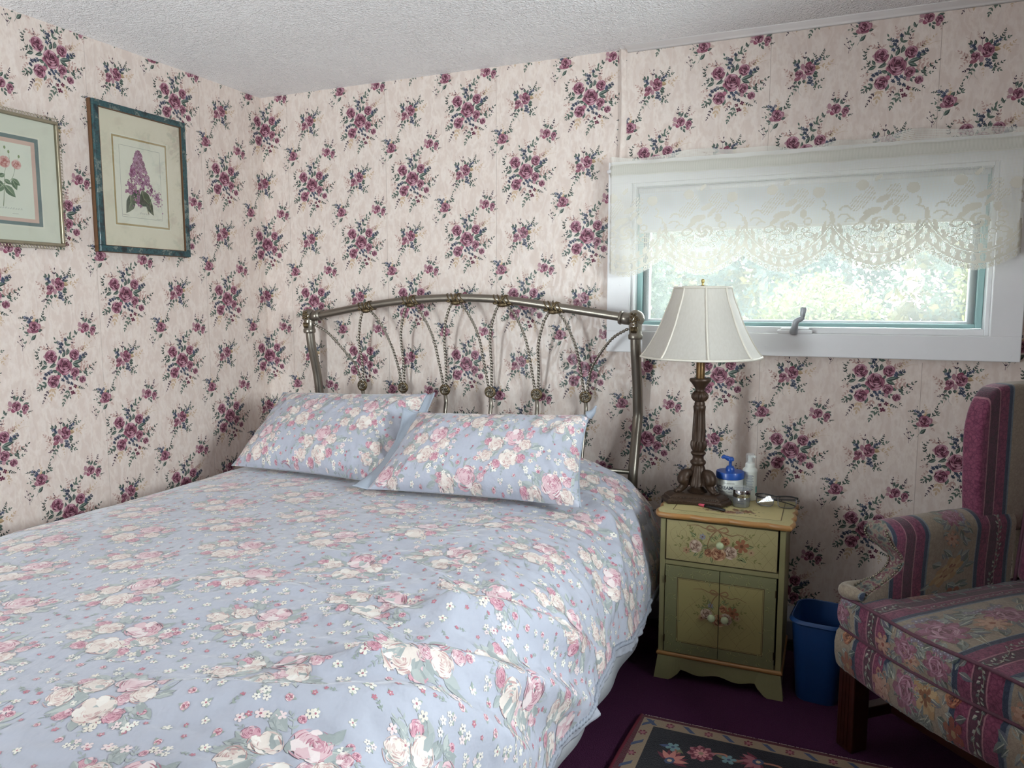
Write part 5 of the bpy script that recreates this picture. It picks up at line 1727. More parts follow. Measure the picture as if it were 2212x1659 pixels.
gl = empty('eyeglasses', (2.338, -.235, LZ0), -.05)
M_FR = simple('black_frame', '17161a', .3, coat=.4); M_METAL = simple('grey_metal_rim', '6a6b70', .25, .9)
def lens_outline(cx):
    out = []
    for k in range(40):
        t = 2 * PI * k / 40
        c_, s_ = math.cos(t), math.sin(t)
        x = cx + .0285 * math.copysign(abs(c_) ** .62, c_); z = .0215 + .0185 * math.copysign(abs(s_) ** .62, s_)
        out.append((x, 0.012 * ((x) / .066) ** 2 - .012 + (.012 * (z / .04)), z))
    return np.array(out)
def lens_mat():
    nt = NT('spectacle_lens'); t = nt.n('ShaderNodeBsdfTransparent'); t.inputs[0].default_value = lin('f0f2f3'); g = nt.n('ShaderNodeBsdfGlossy'); g.inputs['Roughness'].default_value = .05
    fr = nt.n('ShaderNodeFresnel'); fr.inputs[0].default_value = 1.55; mx = nt.n('ShaderNodeMixShader')
    nt.l(fr.outputs[0], mx.inputs[0]); nt.l(t.outputs[0], mx.inputs[1]); nt.l(g.outputs[0], mx.inputs[2]); nt.l(mx.outputs[0], nt.out.inputs['Surface']); return nt.m
M_LENS = lens_mat()
for cx in (-.0355, .0355):
    L_ = lens_outline(cx)
    m = MB(); m.tube(np.vstack([L_, L_[:1]]), .0013, 6, False); m.build('rim', M_METAL, gl, True)
    m = MB(); n = len(L_); m.add(np.vstack([L_, L_ + np.array([0, .0015, 0])]), [tuple(range(n)), tuple(reversed(range(n, 2 * n)))] + [(i, i + n, (i + 1) % n + n, (i + 1) % n) for i in range(n)]); m.build('lens', M_LENS, gl)
m = MB(); m.tube(bez([(-.068, .012, .036), (-.04, .001, .0415), (-.012, -.001, .039), (0, -.002, .037), (.012, -.001, .039), (.04, .001, .0415), (.068, .012, .036)], 8), .0024, 8); m.build('brow_bar', M_FR, gl, True)
m = MB(); m.tube(bez([(-.008, -.002, .027), (0, -.004, .031), (.008, -.002, .027)], 6), .0015, 6); m.build('bridge', M_METAL, gl, True)
for s in (-1, 1):
    m = MB(); m.tube(bez([(s * .068, .012, .035), (s * .060, .022 + .004 * s, .026), (0, .027 + .004 * s, .018), (-s * .045, .026 + .004 * s, .010), (-s * .062, .024, .004)], 8), .0021, 6); m.build('temple', M_FR, gl, True)
tag(gl, 'folded eyeglasses with a black brow line at the right of the nightstand top', 'eyeglasses')

pen = empty('marker_pen', (2.135, -.337, LZ0 + .0052), -.43)
m = MB()
m.v, m.f, m.n, m.mi = [], [], 0, []
m.tube([(-.02, 0, 0), (.0, 0, 0), (.055, 0, 0), (.058, 0, 0)], [.0048, .005, .005, .004], 12); m.build('barrel', simple('black_pen', '141316', .35), pen, True)
m = MB(); m.tube([(-.044, 0, 0), (-.040, 0, 0), (-.020, 0, 0)], [.002, .0045, .005], 12); m.build('cap', simple('pink_cap', 'c2495f', .4), pen, True)
tag(pen, 'black pen with a pink tip lying in front of the lamp base', 'pen')

# ------------------------------------------------------------------ waste bin
wb_ = empty('waste_bin', (2.496, -.335, 0), -.12)
M_BIN = simple('blue_bin_plastic', '173f74', .42, var=.05)
def rrect(hx, hy, r, n=8):
    pts = []
    for cx, cy, a0 in ((hx - r, hy - r, 0), (-hx + r, hy - r, PI / 2), (-hx + r, -hy + r, PI), (hx - r, -hy + r, 1.5 * PI)):
        for k in range(n + 1):
            a = a0 + PI / 2 * k / n
            pts.append((cx + r * math.cos(a), cy + r * math.sin(a)))
    return np.array(pts)
rows = []
for f, z, o_ in ((.74, 0, 0), (.76, .006, 0), (.97, .255, 0), (.985, .258, .004), (1.0, .262, .005), (1.0, .268, .003), (.985, .272, 0), (.955, .270, 0), (.72, .008, 0)):
    q = rrect(.083 * f + o_, .105 * f + o_, .05 * f)
    rows.append(np.column_stack([q, np.full(len(q), z)]))
m = MB(); P_ = np.array(rows); m.grid(P_, cv=True); k = P_.shape[1]
m.f += [tuple(range(k)), tuple(range(8 * k, 9 * k))]; m.mi += [0, 0]
m.build('bin_shell', M_BIN, wb_, True, angle=40)
tag(wb_, 'blue plastic waste bin standing between nightstand and armchair', 'waste bin')
pp = empty('paper_scrap', (2.50, -.33, .012))
r = np.random.RandomState(3)
g = np.zeros((9, 9, 3))
for i in range(9):
    for j in range(9):
        a, b = (i - 4) / 4, (j - 4) / 4
        g[i, j] = (a * .038, b * .045, .02 + .05 * abs(a * .6 + b * .4) + r.uniform(0, .02))
m = MB(); m.grid(g); o = m.build('crumpled_sheet', simple('tissue', '8d93a0', .8), pp); o.modifiers.new('thick', 'SOLIDIFY').thickness = .001
tag(pp, 'crumpled grey paper scrap inside the blue bin', 'paper')

# ------------------------------------------------------------------ rug
RGX0, RGX1, RGY1, RGY0 = 1.985, 2.86, -.708, -2.45
def rug():
    A = Art(61)
    r = A.r
    BK, CR, BLU, RD, PKc, DP = '14121c', '937e68', '3a4868', '6a2034', '9d5f68', '4e1222'
    W_, L_ = RGX1 - RGX0, RGY1 - RGY0
    A.poly([(0, 0), (W_, 0), (W_, L_), (0, L_)], DP, 0)
    def rect(d, c, lv):
        A.poly([(d, d), (W_ - d, d), (W_ - d, L_ - d), (d, L_ - d)], c, lv)
    rect(.012, CR, 1); rect(.052, '1a1420', 3); rect(.055, BK, 4); rect(.215, '1a1420', 5); rect(.218, CR, 6); rect(.262, '1a1420', 7); rect(.266, RD, 8)
    # diagonal blue bars and small rosettes on the two guard bands
    for d0, d1, lv in ((.012, .052, 2), (.218, .262, 6.5)):
        for side in range(4):
            length = (W_ if side % 2 == 0 else L_) - 2 * d0
            n = int(length / .055)
            for q in range(n):
                t = d0 + (q + .5) * length / n
                def pt(a, b):
                    return [(t + a, d0 + b), (W_ - d0 - b, t + a), (t + a, L_ - d0 - b), (d0 + b, t + a)][side]
                w = d1 - d0
                if q % 2 == 0:
                    A.poly([pt(-.022, .006), pt(.006, w - .006), pt(.022, w - .006), pt(-.006, .006)], BLU, lv)
                else:
                    x, y = pt(0, w / 2)
                    A.blossom(x, y, .014, RD, '2a1018', 6, lv); A.ell(x, y, .007, None, 0, PKc, lv + 1.5, 6)
    # vine of palmettes in the black border
    def palmette(x, y, s, a, c0, c1):
        for q in range(9):
            b = a + (q - 4) * .34
            A.leaf(x, y, x + s * math.cos(b), y + s * math.sin(b), .34, c0 if q % 2 else c1, 14 if q % 2 else 12.5, None, None)
        A.ell(x, y, s * .32, s * .26, a, BLU, 17, 8); A.ell(x, y, s * .14, None, 0, 'c9a98c', 18, 6)
    def rosette(x, y, s):
        A.blossom(x, y, s, PKc, None, 8, 13); A.blossom(x, y, s * .86, RD, None, 8, 14); A.blossom(x, y, s * .55, 'c98a8a', None, 8, 15); A.ell(x, y, s * .2, None, 0, CR, 16, 6)
    mid = .135
    for side in range(4):
        length = (W_ if side % 2 == 0 else L_)
        n = int((length - .27) / .125)
        for q in range(n):
            t = .135 + (q + .5) * (length - .27) / n
            off = .022 * math.sin(q * 1.9)
            x, y = [(t, mid + off), (W_ - mid + off, t), (t, L_ - mid + off), (mid + off, t)][side]
            if q % 3 == 0: rosette(x, y, .040)
            else: palmette(x, y, .052, q * 1.7 + side, PKc if q % 2 else 'c07a70', RD)
            t2 = t + (length - .27) / n * .5
            x2, y2 = [(t2, mid - off), (W_ - mid - off, t2), (t2, L_ - mid - off), (mid - off, t2)][side]
            A.stroke([(x, y), ((x + x2) / 2 + .02, (y + y2) / 2 + .02), (x2, y2)], .008, 'a8705c', 10, False)
            A.blossom(x2, y2, .022, '6d8d92', BLU, 5, 13)
            for z in range(3):
                b = r.uniform(0, 6.28)
                A.leaf(x2, y2, x2 + .04 * math.cos(b), y2 + .04 * math.sin(b), .4, ('6b6a4a', '3f4f76', '8a5a50')[z], 11)
    for q in range(120):
        x, y = r.uniform(.29, W_ - .29), r.uniform(.29, L_ - .29)
        (palmette if q % 2 else (lambda a, b, s, *_: rosette(a, b, s * .7)))(x, y, .04, r.uniform(0, 6), PKc, BLU)
        A.stroke([(x, y), (x + r.uniform(-.05, .05), y + .04), (x + r.uniform(-.07, .07), y + .07)], .006, BK, 9, False)
    art_ = A.comp(0, 0, 1, 1)
    # the left edge curves a little
    bend = lambda x, y: x + .018 * np.clip((y - (L_ - .35)) / .35, 0, 1) ** 1.5 * (1 - x / W_)
    m = MB()
    ny = 40
    ys = np.linspace(0, L_, ny)
    top = np.array([[(RGX0 + bend(x, y), RGY0 + y, .011) for y in ys] for x in np.linspace(0, W_, 12)])
    m.grid(top); bt = top.copy(); bt[:, :, 2] = .001; m.grid(bt, flip=True)
    for a in (0, -1):
        m.grid(np.stack([top[a], bt[a]])); m.grid(np.stack([top[:, a], bt[:, a]]))
    nt = NT('oriental_rug_wool'); nt.set(Roughness=.95); nt.b.inputs['Sheen Weight'].default_value = .2; nt.b.inputs['Specular IOR Level'].default_value = .1
    v = nt.coord('Object'); ink_over(nt, nt.mix(.5, lin(DP), lin(DP)))
    nt.bump(nt.noise(v, 420, 2), .8, .003)
    pos = lambda w, l: np.column_stack([RGX0 + bend(w[:, 0], w[:, 1]), RGY0 + w[:, 1], .0112 + l * 2e-5])
    return printed('rug', m.arrays(), art_, pos, nt.m)
rg = rug()
tag(rg, 'dark oriental rug with black floral border on the burgundy carpet', 'rug')
m = MB(); rr2 = random.Random(8)
for k in range(420):
    x = RGX0 + .02 + (RGX1 - RGX0 - .02) * k / 420
    a = rr2.uniform(-.004, .004)
    m.tube([(x, RGY1 - .002, .009), (x + a, RGY1 + .004, .010), (x + a * 2, RGY1 + .009 + rr2.uniform(0, .006), .003)], .0011, 4)
o = m.build('fringe', simple('fringe_cotton', 'a89a92', .9), rg); o['kind'] = 'stuff'
m = MB(); m.tube([(RGX0 + .018 * max(0, (y - (RGY1 - .35)) / .35) ** 1.5, y, .008) for y in np.linspace(RGY0, RGY1, 60)], .006, 8)
m.build('binding', simple('red_binding', '5a1024', .9), rg, True)

# ------------------------------------------------------------------ wing chair
CO, CA = (2.545, -.625, 0), math.atan2(-.734, .679)
chair = empty('wing_chair', CO, CA)
def chair_fabric(name, axis, off):
    nt = NT(name)
    nt.set(Roughness=.85)
    nt.b.inputs['Sheen Weight'].default_value = .3
    nt.b.inputs['Specular IOR Level'].default_value = .2
    tc = nt.n('ShaderNodeTexCoord')
    sp = nt.n('ShaderNodeSeparateXYZ'); nt.l(tc.outputs['Object'], sp.inputs[0])
    a = nt.n('ShaderNodeMath', _operation='SUBTRACT'); nt.l(sp.outputs[axis], a.inputs[0]); a.inputs[1].default_value = off
    d = nt.n('ShaderNodeMath', _operation='DIVIDE'); nt.l(a.outputs[0], d.inputs[0]); d.inputs[1].default_value = .315
    fr = nt.n('ShaderNodeMath', _operation='FRACT'); nt.l(d.outputs[0], fr.inputs[0])
    def band(stops):
        r = nt.n('ShaderNodeValToRGB'); r.color_ramp.interpolation = 'CONSTANT'
        e = r.color_ramp.elements
        while len(e) < len(stops): e.new(.5)
        for el, (p, c) in zip(e, stops):
            el.position = p; el.color = lin(c)
        nt.l(fr.outputs[0], r.inputs[0]); return r.outputs[0]
    S = [0, .008, .575, .583, .587, .622, .627, .723, .738, .836, .851, .951, .956, .991]
    ca = ['767e86', '9a8d7b', '82898f', '3a4356', '3a4356', '4a5060', '84465e', 'a0727c', '5e3848', 'a0727c', '84465e', '4a5060', '3a4356', '6d7680']
    cb = ['666e76', '877a6c', '727a80', '2f3849', '2f3849', '404656', '5c2a42', '8f626c', '44313a', '8f626c', '5c2a42', '404656', '2f3849', '5d6670']
    v = nt.coord('Object')
    vo = nt.n('ShaderNodeTexVoronoi', _feature='DISTANCE_TO_EDGE'); vo.inputs['Scale'].default_value = 85; nt.l(v, vo.inputs['Vector'])
    nz = nt.noise(v, 70, 4, .7)
    fac = nt.mix(.5, nt.ramp(vo.outputs['Distance'], [(.03, 0.0), (.16, 1.0)]), nt.ramp(nz, [(.4, 0.0), (.6, 1.0)]))
    base = nt.mix(fac, band(list(zip(S, cb))), band(list(zip(S, ca))))
    ink_over(nt, base, .78)
    nt.bump(nt.noise(v, 330, 2), .7, .002)
    return nt.m
M_SEAT = chair_fabric('tapestry_across', 'X', .20)
M_ARM = chair_fabric('tapestry_arm', 'Y', .222)
M_WING = chair_fabric('tapestry_wing', 'Y', .527)
def panel_mat():
    nt = NT('tapestry_panel'); nt.set(Roughness=.85); v = nt.coord('Object')
    n = nt.noise(v, 38, 3, .6)
    nt.color(nt.ramp(n, [(.32, '4a3a40'), (.42, '5f6a66'), (.5, '8a7f70'), (.58, '6a3a4a'), (.68, '9a9486')]))
    nt.bump(nt.noise(v, 330, 2), .7, .002); return nt.m
M_PANEL = panel_mat()
M_WELT = simple('welt_cord', '5e3a48', .8, var=.3, vscale=120)

def tapestry_motif(seed, warm):
    A = Art(seed); r = A.r
    gl_ = ('6e7a78', '4f5c58', '8a948e', '5e6470')
    for q in range(34):
        a, d = r.uniform(0, 6.28), r.uniform(18, 78)
        x, y = d * .8 * math.cos(a), d * 1.25 * math.sin(a)
        b = a + r.uniform(-.9, .9); L = r.uniform(24, 44)
        A.leaf(x, y, x + L * math.cos(b), y + L * math.sin(b), .5, gl_[q % 4], q % 3, 'b5b8a8', gl_[(q + 1) % 4])
    if warm:
        A.blossom(-8, 22, 44, 'a5845a', None, 7, 8); A.blossom(-8, 22, 36, 'b59a70', None, 7, 9); A.blossom(-8, 22, 20, '7a4526', '3a3a34', 6, 11)
        A.blossom(30, -62, 30, '8a4a34', 'a5845a', 6, 8); A.rose(-34, -52, 22, 1, ('5a2a20', '8a4a34', 'ab6b4a', 'c9956c'), 12)
    else:
        A.blossom(0, -18, 48, '7d4460', None, 8, 8); A.blossom(0, -18, 40, '955a78', None, 8, 9); A.rose(0, -18, 27, 1, ('68304c', '8d5270', 'a87a90', 'c09dac'), 12)
        A.blossom(22, 72, 36, 'a57c68', None, 7, 8); A.blossom(22, 72, 27, 'bb9680', '8a4a34', 7, 9)
        for q in range(8): A.blossom(-44 + 8 * r.uniform(-1, 1), -40 + 14 * q * .8 - 30, 9, '7a7488', 'b5b8c8', 5, 7)
    return A.comp(0, 0, .001, .001)
TM = [tapestry_motif(3, False), tapestry_motif(4, True), tapestry_motif(6, False)]
def ivy():
    A = Art(9)
    A.stroke([(-6, -60), (8, -20), (-6, 20), (6, 60)], 2.2, '8d8a78', 0, False)
    for q in range(7):
        y = -54 + q * 17; s = 1 if q % 2 else -1
        A.leaf(2 * s, y, 12 * s, y + 9, .7, ('8d958c', '6d7a74', 'b9b8a8')[q % 3], 2, 'c9c9bb', '5a6660'); A.leaf(-1 * s, y + 6, -9 * s, y + 12, .6, 'a5a89a', 2)
    return A.comp(0, 0, .001, .001)
IVY = ivy()

CW, CDp = .62, .60
def lo(v):
    return .07 * float(np.clip((v - .085) / .03, 0, 1))
# seat cushion: crowned top with ears in front of the arms
nu, nv = 60, 60
vv = np.linspace(0, CDp, nv)
P_ = np.zeros((nu, nv, 3))
for j, v in enumerate(vv):
    bow_ = -.016 * math.sin(PI * .5) if False else 0
    for i in range(nu):
        f = i / (nu - 1)
        u = lo(v) + (CW - 2 * lo(v)) * f
        vx = v - .030 * math.sin(PI * f) * (1 - v / CDp)
        crown = .030 * (math.sin(PI * f) ** .6) * (math.sin(PI * min(1, .05 + .95 * v / CDp)) ** .55)
        P_[i, j] = (u, vx, .438 + crown + .003 * math.sin(u * 17 + v * 9))
top = Surf(P_, CW, CDp)
items = []
for u0 in (-.02, .2925, .607):
    for q in range(4):
        items.append((TM[(q + int(u0 * 10)) % 3], u0, .09 + q * .20, 1.57 * 0, 1.4))
for u0 in (.135, .45):
    for q in range(5):
        items.append((IVY, u0, .06 + .122 * q, 0, 1.0))
ta = scatter(items); q = centroids(ta); ta = keep(ta, (q[:, 0] > .004) & (q[:, 0] < CW - .004) & (q[:, 1] > .004) & (q[:, 1] < CDp - .01) & ((np.abs(q[:, 0] - .2925) < .088) | (np.abs(q[:, 0] - .607) < .088) | (q[:, 0] < .066) | (np.abs(q[:, 0] - .135) < .022) | (np.abs(q[:, 0] - .45) < .022)))
cu = top.printed('seat_cushion', ta, M_SEAT, chair, .0009, 2e-5)
# boxing round the cushion (front side printed too)
per = np.vstack([P_[0, ::-1], P_[1:, 0], P_[-1, 1:]])
rows = []
for f, b in ((0, 0), (.25, .006), (.5, .008), (.75, .006), (1, -.002)):
    d = per - np.array([CW / 2, CDp / 2, .4]); d[:, 2] = 0; d /= np.linalg.norm(d, axis=1)[:, None]
    w = per + d * b; w[:, 2] = per[:, 2] * (1 - f) + .352 * f
    rows.append(w)
bx_ = np.array(rows)
n0 = nv - 1
fr = bx_[:, n0:n0 + nu].transpose(1, 0, 2).copy()
frs = Surf(fr, CW, .086)
items = [(TM[(int(u0 * 10)) % 3], u0, .04, 1.57, .8) for u0 in (-.0, .24, .33, .60)] + [(IVY, u0, .045, 0, .8) for u0 in (.135, .45)]
fa = scatter(items); q = centroids(fa); fa = keep(fa, (q[:, 0] > .004) & (q[:, 0] < CW - .004) & (q[:, 1] > .004) & (q[:, 1] < .082))
if frs.N[nu // 2, 2, 1] > 0: frs.flip()
frs.printed('cushion_front', fa, M_SEAT, cu, .0012, 2e-5)
m = MB(); m.grid(bx_[:, :n0 + 1]); m.grid(bx_[:, n0 + nu - 1:]); m.build('cushion_boxing', M_SEAT, cu, True)
for k_ in (0, 4):
    m = MB(); m.tube(bx_[k_] + np.array([0, 0, .001 if k_ == 0 else 0]), .0048, 8); m.build('welt', M_WELT, cu, True)
# seat base (apron) with its front rounded over
m = MB()
rows = []
nU = 50
for z, dv in ((.352, .018), (.350, .004), (.340, -.008), (.31, -.014), (.275, -.012), (.245, -.004), (.232, .006)):
    rows.append([(-.004 + (CW + .008) * k / nU, dv - .026 * math.sin(PI * k / nU), z + (-.006 * math.sin(PI * k / nU) if z < .25 else 0)) for k in range(nU + 1)])
ap = np.array(rows).transpose(1, 0, 2).copy()
aps = Surf(ap, CW, .125)
if aps.N[nU // 2, 3, 1] > 0: aps.flip()
items = [(TM[(int(u0 * 10) + 1) % 3], u0, .065, 1.57, .9) for u0 in (.0, .25, .34, .60)] + [(IVY, u0, .065, 0, .95) for u0 in (.135, .45)]
fa = scatter(items); q = centroids(fa); fa = keep(fa, (q[:, 0] > .006) & (q[:, 0] < CW - .006) & (q[:, 1] > .012) & (q[:, 1] < .118))
ab = aps.printed('apron', fa, M_SEAT, chair, .0012, 2e-5)
m = MB(); m.box(0, CW, .02, .68, .235, .350); m.build('seat_base', M_SEAT, chair, False, .006)
# arms
def arm(side):
    c = lambda u: u if side < 0 else CW - u
    # section from the seat inside, over the roll and down the outside: (u, z)
    sec = [(.074, .35), (.076, .42), (.076, .50), (.079, .56)]
    for k in range(13):
        a = -10 + k * 18
        sec.append((.030 + .052 * math.cos(math.radians(a)), .610 + .048 * math.sin(math.radians(a))))
    sec += [(.004, .562), (.022, .553), (.030, .52), (.026, .45), (.020, .35)]
    sec = bez([(a, 0, b) for a, b in sec], 6)[:, [0, 2]]
    ln = np.concatenate([[0], np.cumsum(np.linalg.norm(np.diff(sec, axis=0), axis=1))])
    uu = np.linspace(0, ln[-1], 96)
    sec = np.stack([np.interp(uu, ln, sec[:, 0]), np.interp(uu, ln, sec[:, 1])], 1)
    zf = bez([(.35, .02, 0), (.42, .004, 0), (.45, .006, 0), (.472, .028, 0), (.495, .078, 0), (.52, .122, 0), (.545, .138, 0), (.57, .128, 0), (.595, .104, 0), (.62, .088, 0), (.642, .088, 0), (.656, .098, 0), (.664, .118, 0)], 8)
    vf = lambda z: float(np.interp(z, zf[:, 0], zf[:, 1]))
    ve = lambda z: .56
    G = []
    for (u, z) in sec:
        f0 = vf(z)
        G.append([(c(u - (.014 * max(0, 1 - (v - f0) / .05) if .36 < z < .49 and u < .06 else 0)), v, z + .012 * (v - .1)) for v in (f0 + (ve(z) - f0) * np.linspace(0, 1, 40) ** 1.15)])
    G = np.array(G)
    L_ = .56
    S_ = Surf(G, float(np.sum(np.linalg.norm(np.diff(sec, axis=0), axis=1))), L_)
    mid = S_.N[16, 20]
    inward = 1.0 if side < 0 else -1.0
    if mid[0] * inward < 0: S_.flip()
    # flowers in the pale band: art (v, length along the section) -> (s, t)
    items = [(TM[1], .325, .13, .2, 1.05), (TM[2], .33, .30, 3.0, .8), (TM[1], .03, .2, 0, .7)]
    iv = [(IVY, .49, .05 + .12 * k, 0, 1.0) for k in range(3)]
    t_ = scatter(items + iv)
    q = centroids(t_)
    t_ = keep(t_, (((q[:, 0] > .235) & (q[:, 0] < .405)) | (q[:, 0] > .46) & (q[:, 0] < .52)) & (q[:, 1] > .012) & (q[:, 1] < .36))
    # v is not evenly spread along the grid: invert per row on average
    s = t_['v'][:, 1]
    tt_ = ((t_['v'][:, 0] - .1) / .46).clip(0.02, .99) ** (1 / 1.15) * L_
    t_['v'] = np.stack([s, tt_], 1)
    ob = S_.printed('arm', t_, M_ARM, chair, .0010, 2e-5)
    # front panel with nail heads
    fr_ = G[:, 0]
    n_ = len(fr_)
    m = MB()
    ctr = np.array([(fr_[k] + fr_[n_ - 1 - k]) / 2 for k in range(n_ // 2)])
    half = n_ // 2
    rows = []
    for k in range(half):
        a, b = fr_[k], fr_[n_ - 1 - k]
        rows.append([a + (b - a) * f + np.array([0, -.006 * math.sin(PI * f), 0]) for f in np.linspace(0, 1, 7)])
    m.grid(np.array(rows))
    m.build('arm_front', M_PANEL, ob, True)
    m = MB()
    pts = fr_[14:-8]
    dist = np.concatenate([[0], np.cumsum(np.linalg.norm(np.diff(pts, axis=0), axis=1))])
    for d in np.arange(.004, dist[-1], .0098):
        p = np.array([np.interp(d, dist, pts[:, k]) for k in range(3)])
        tow = np.array([c(.035), p[1], .60 if p[2] > .55 else p[2]]) - p
        p = p + tow * .16 + np.array([0, -.004, 0])
        m.ball(tuple(p), (.0040, .0030, .0040), 8, 5)
    o = m.build('nail_trim', simple('antique_nail', '8a8272', .3, .9), ob, True); o['kind'] = 'stuff'
    # rolled lower front of the arm
    m = MB()
    m.tube(bez([(c(.070), .012, .462), (c(.045), -.004, .466), (c(.016), -.002, .464), (c(.0), .03, .462), (c(-.002), .10, .46), (c(.006), .16, .455)], 6), np.interp(np.linspace(0, 1, 31), [0, .2, .5, 1], [.012, .019, .020, .014]), 12)
    m.build('arm_roll', M_SEAT, ob, True)
    return ob
arm(-1); arm(1)
# wings
def wing(side):
    out = bez([(.432, .60, 0), (.420, .72, 0), (.412, .86, 0), (.418, .93, 0), (.440, .985, 0), (.475, 1.018, 0), (.53, 1.028, 0), (.62, 1.03, 0), (.70, 1.03, 0)], 6)[:, :2]
    out = list(map(tuple, out)) + [(.70, .58)]
    c = lambda u: u if side < 0 else CW - u
    m = MB()
    m.prism(out, lambda p: (c(.066 + .05 * max(0, p[0] - .46)), p[0], p[1]), lambda p: (c(.004), p[0], p[1]))
    o = m.build('wing', M_WING, chair, True, .022, 5)
    loop = [(c(.066 + .05 * max(0, p[0] - .46)) , p[0] + .004, p[1] - .003) for p in out[:-1]]
    m = MB(); m.tube([(c(.072), .437, .640), (c(.04), .424, .642), (c(.002), .43, .640)], .004, 8); m.build('welt', M_WELT, o, True)
    return o
w_ = wing(-1); wing(1)
# back: leans a little, with a crest
m = MB()
pts = [(.075, .44), (.075, .98), (.10, 1.05), (.20, 1.09), (.31, 1.10), (.42, 1.09), (.52, 1.05), (.545, .98), (.545, .44)]
m.prism(pts, lambda p: (p[0], .565 + .11 * (p[1] - .44), p[1]), lambda p: (p[0], .70 + .05 * (p[1] - .44), p[1]))
bk = m.build('backrest', M_SEAT, chair, True, .03, 5)
m = MB(); m.tube([(.078, .575 + .11 * (z - .44), z) for z in np.linspace(.44, .99, 12)], .005, 8); m.build('welt', M_WELT, bk, True)
m = MB(); m.box(.0, CW, .66, .70, .24, .62); m.build('outer_back', M_SEAT, chair, False, .01)
# legs and stretchers
M_MAHOG = simple('dark_mahogany', '3a1810', .35, var=.35, vscale=30, coat=.2)
for u in (.0, CW - .058):
    m = MB(); m.box(u, u + .058, .004, .062, 0, .236)
    lg = m.build('leg', M_MAHOG, chair, False, .004)
    for k in range(3):
        m = MB(); m.box(u + .014 + k * .012, u + .018 + k * .012, .0015, .004, .01, .225); m.build('reeding', M_MAHOG, lg, False, .0008, 1)
for u in (.03, CW - .08):
    m = MB(); m.prism([(0, 0), (.05, 0), (.05, .05), (0, .05)], lambda p: (u + p[0], .66 + p[1] + .05, 0), lambda p: (u + p[0], .62 + p[1], .24)); m.build('leg', M_MAHOG, chair, False, .004)
for u in (.012, CW - .050):
    m = MB(); m.box(u, u + .034, .06, .66, .085, .118); m.build('stretcher', M_MAHOG, chair, False, .003)
m = MB(); m.box(.045, CW - .05, .155, .195, .088, .120); m.build('stretcher', M_MAHOG, chair, False, .003)
tag(chair, 'burgundy striped floral tapestry wing chair with dark square legs', 'armchair')

# ------------------------------------------------------------------ framed pictures
def picture(name, y0, y1, z0, z1, label, make, frame):
    """Hangs on the left wall; (y, z) run to the right and up as seen from the room."""
    e = empty(name, (0, (y0 + y1) / 2, z0))
    inv = Matrix.Translation(-Vector(e.location))
    frame(e, inv, y0, y1, z0, z1)
    make(e, inv)
    tag(e, label, 'picture', 'framed flower prints on the left wall')
def pic_part(name, mb, mat, e, inv, bevel=0.0, smooth=False):
    o = mb.build(name, mat, e, smooth, bevel); o.matrix_parent_inverse = inv; return o
def pic_sheet(name, y0, y1, z0, z1, x, mat, e, inv, art_=None):
    V = np.array([(x, y0, z0), (x, y1, z0), (x, y1, z1), (x, y0, z1)]); 
    if art_ is None: art_ = dict(v=np.zeros((0, 2)), tot=np.zeros(0, int), col=np.zeros((0, 3)), lv=np.zeros(0))
    o = printed(name, (V, np.arange(4), np.array([4])), art_, lambda v, l: np.column_stack([x + .0001 + l * 1e-5, v]), mat, e); o.matrix_parent_inverse = inv; return o
def paper(name, c): return simple(name, c, .8, var=.02, vscale=10, ink=True)
M_MAT1, M_MAT2, M_MATB, M_MATP, M_MATG = paper('mat_cream', 'e4dcc2'), paper('mat_ivory', 'dfe0cc'), paper('mat_blue_grey', '71827f'), paper('mat_blush', 'd9b9a8'), paper('mat_gold', 'b8a06a')
M_PRINT = paper('print_paper', 'e6e4d0')
def pglass():
    nt = NT('picture_glass'); t = nt.n('ShaderNodeBsdfTransparent'); g = nt.n('ShaderNodeBsdfGlossy'); g.inputs['Roughness'].default_value = .03
    fr = nt.n('ShaderNodeFresnel'); fr.inputs[0].default_value = 1.4; mx = nt.n('ShaderNodeMixShader')
    nt.l(fr.outputs[0], mx.inputs[0]); nt.l(t.outputs[0], mx.inputs[1]); nt.l(g.outputs[0], mx.inputs[2]); nt.l(mx.outputs[0], nt.out.inputs['Surface']); return nt.m
M_PGLASS = pglass()
def marbled():
    nt = NT('teal_marbled_frame'); nt.set(Roughness=.3); nt.b.inputs['Coat Weight'].default_value = .4
    v = nt.coord('Object'); n1 = nt.noise(v, 22, 5, .7)
    nt.color(nt.ramp(n1, [(.34, '0a181c'), (.42, '12343a'), (.48, '255054'), (.53, '17363c'), (.6, '6f7c76'), (.68, '0f2226')])); return nt.m
def frame_teal(e, inv, y0, y1, z0, z1):
    w, d = .022, .030
    mt, br = marbled(), simple('brown_frame_side', '5e3f26', .4, var=.2, vscale=30)
    for nm, b in (('frame_bar', (y0, y1, z1 - w, z1)), ('frame_bar', (y0, y1, z0, z0 + w)), ('frame_bar', (y0, y0 + w, z0 + w, z1 - w)), ('frame_bar', (y1 - w, y1, z0 + w, z1 - w))):
        m = MB(); m.box(.019, d, *b); pic_part(nm, m, mt, e, inv, .0015)
    m = MB()
    g = .0015
    m.box(.001, .019, y0 - g, y0 + .012, z0 - g, z1 + g); m.box(.001, .019, y1 - .012, y1 + g, z0 - g, z1 + g); m.box(.001, .019, y0, y1, z0 - g, z0 + .012); m.box(.001, .019, y0, y1, z1 - .012, z1 + g)
    m.box(.019, d - .001, y0 + w, y0 + w + .0022, z0 + w, z1 - w); m.box(.019, d - .001, y1 - w - .0022, y1 - w, z0 + w, z1 - w); m.box(.019, d - .001, y0 + w, y1 - w, z0 + w, z0 + w + .0022); m.box(.019, d - .001, y0 + w, y1 - w, z1 - w - .0022, z1 - w)
    pic_part('frame_side', m, br, e, inv)
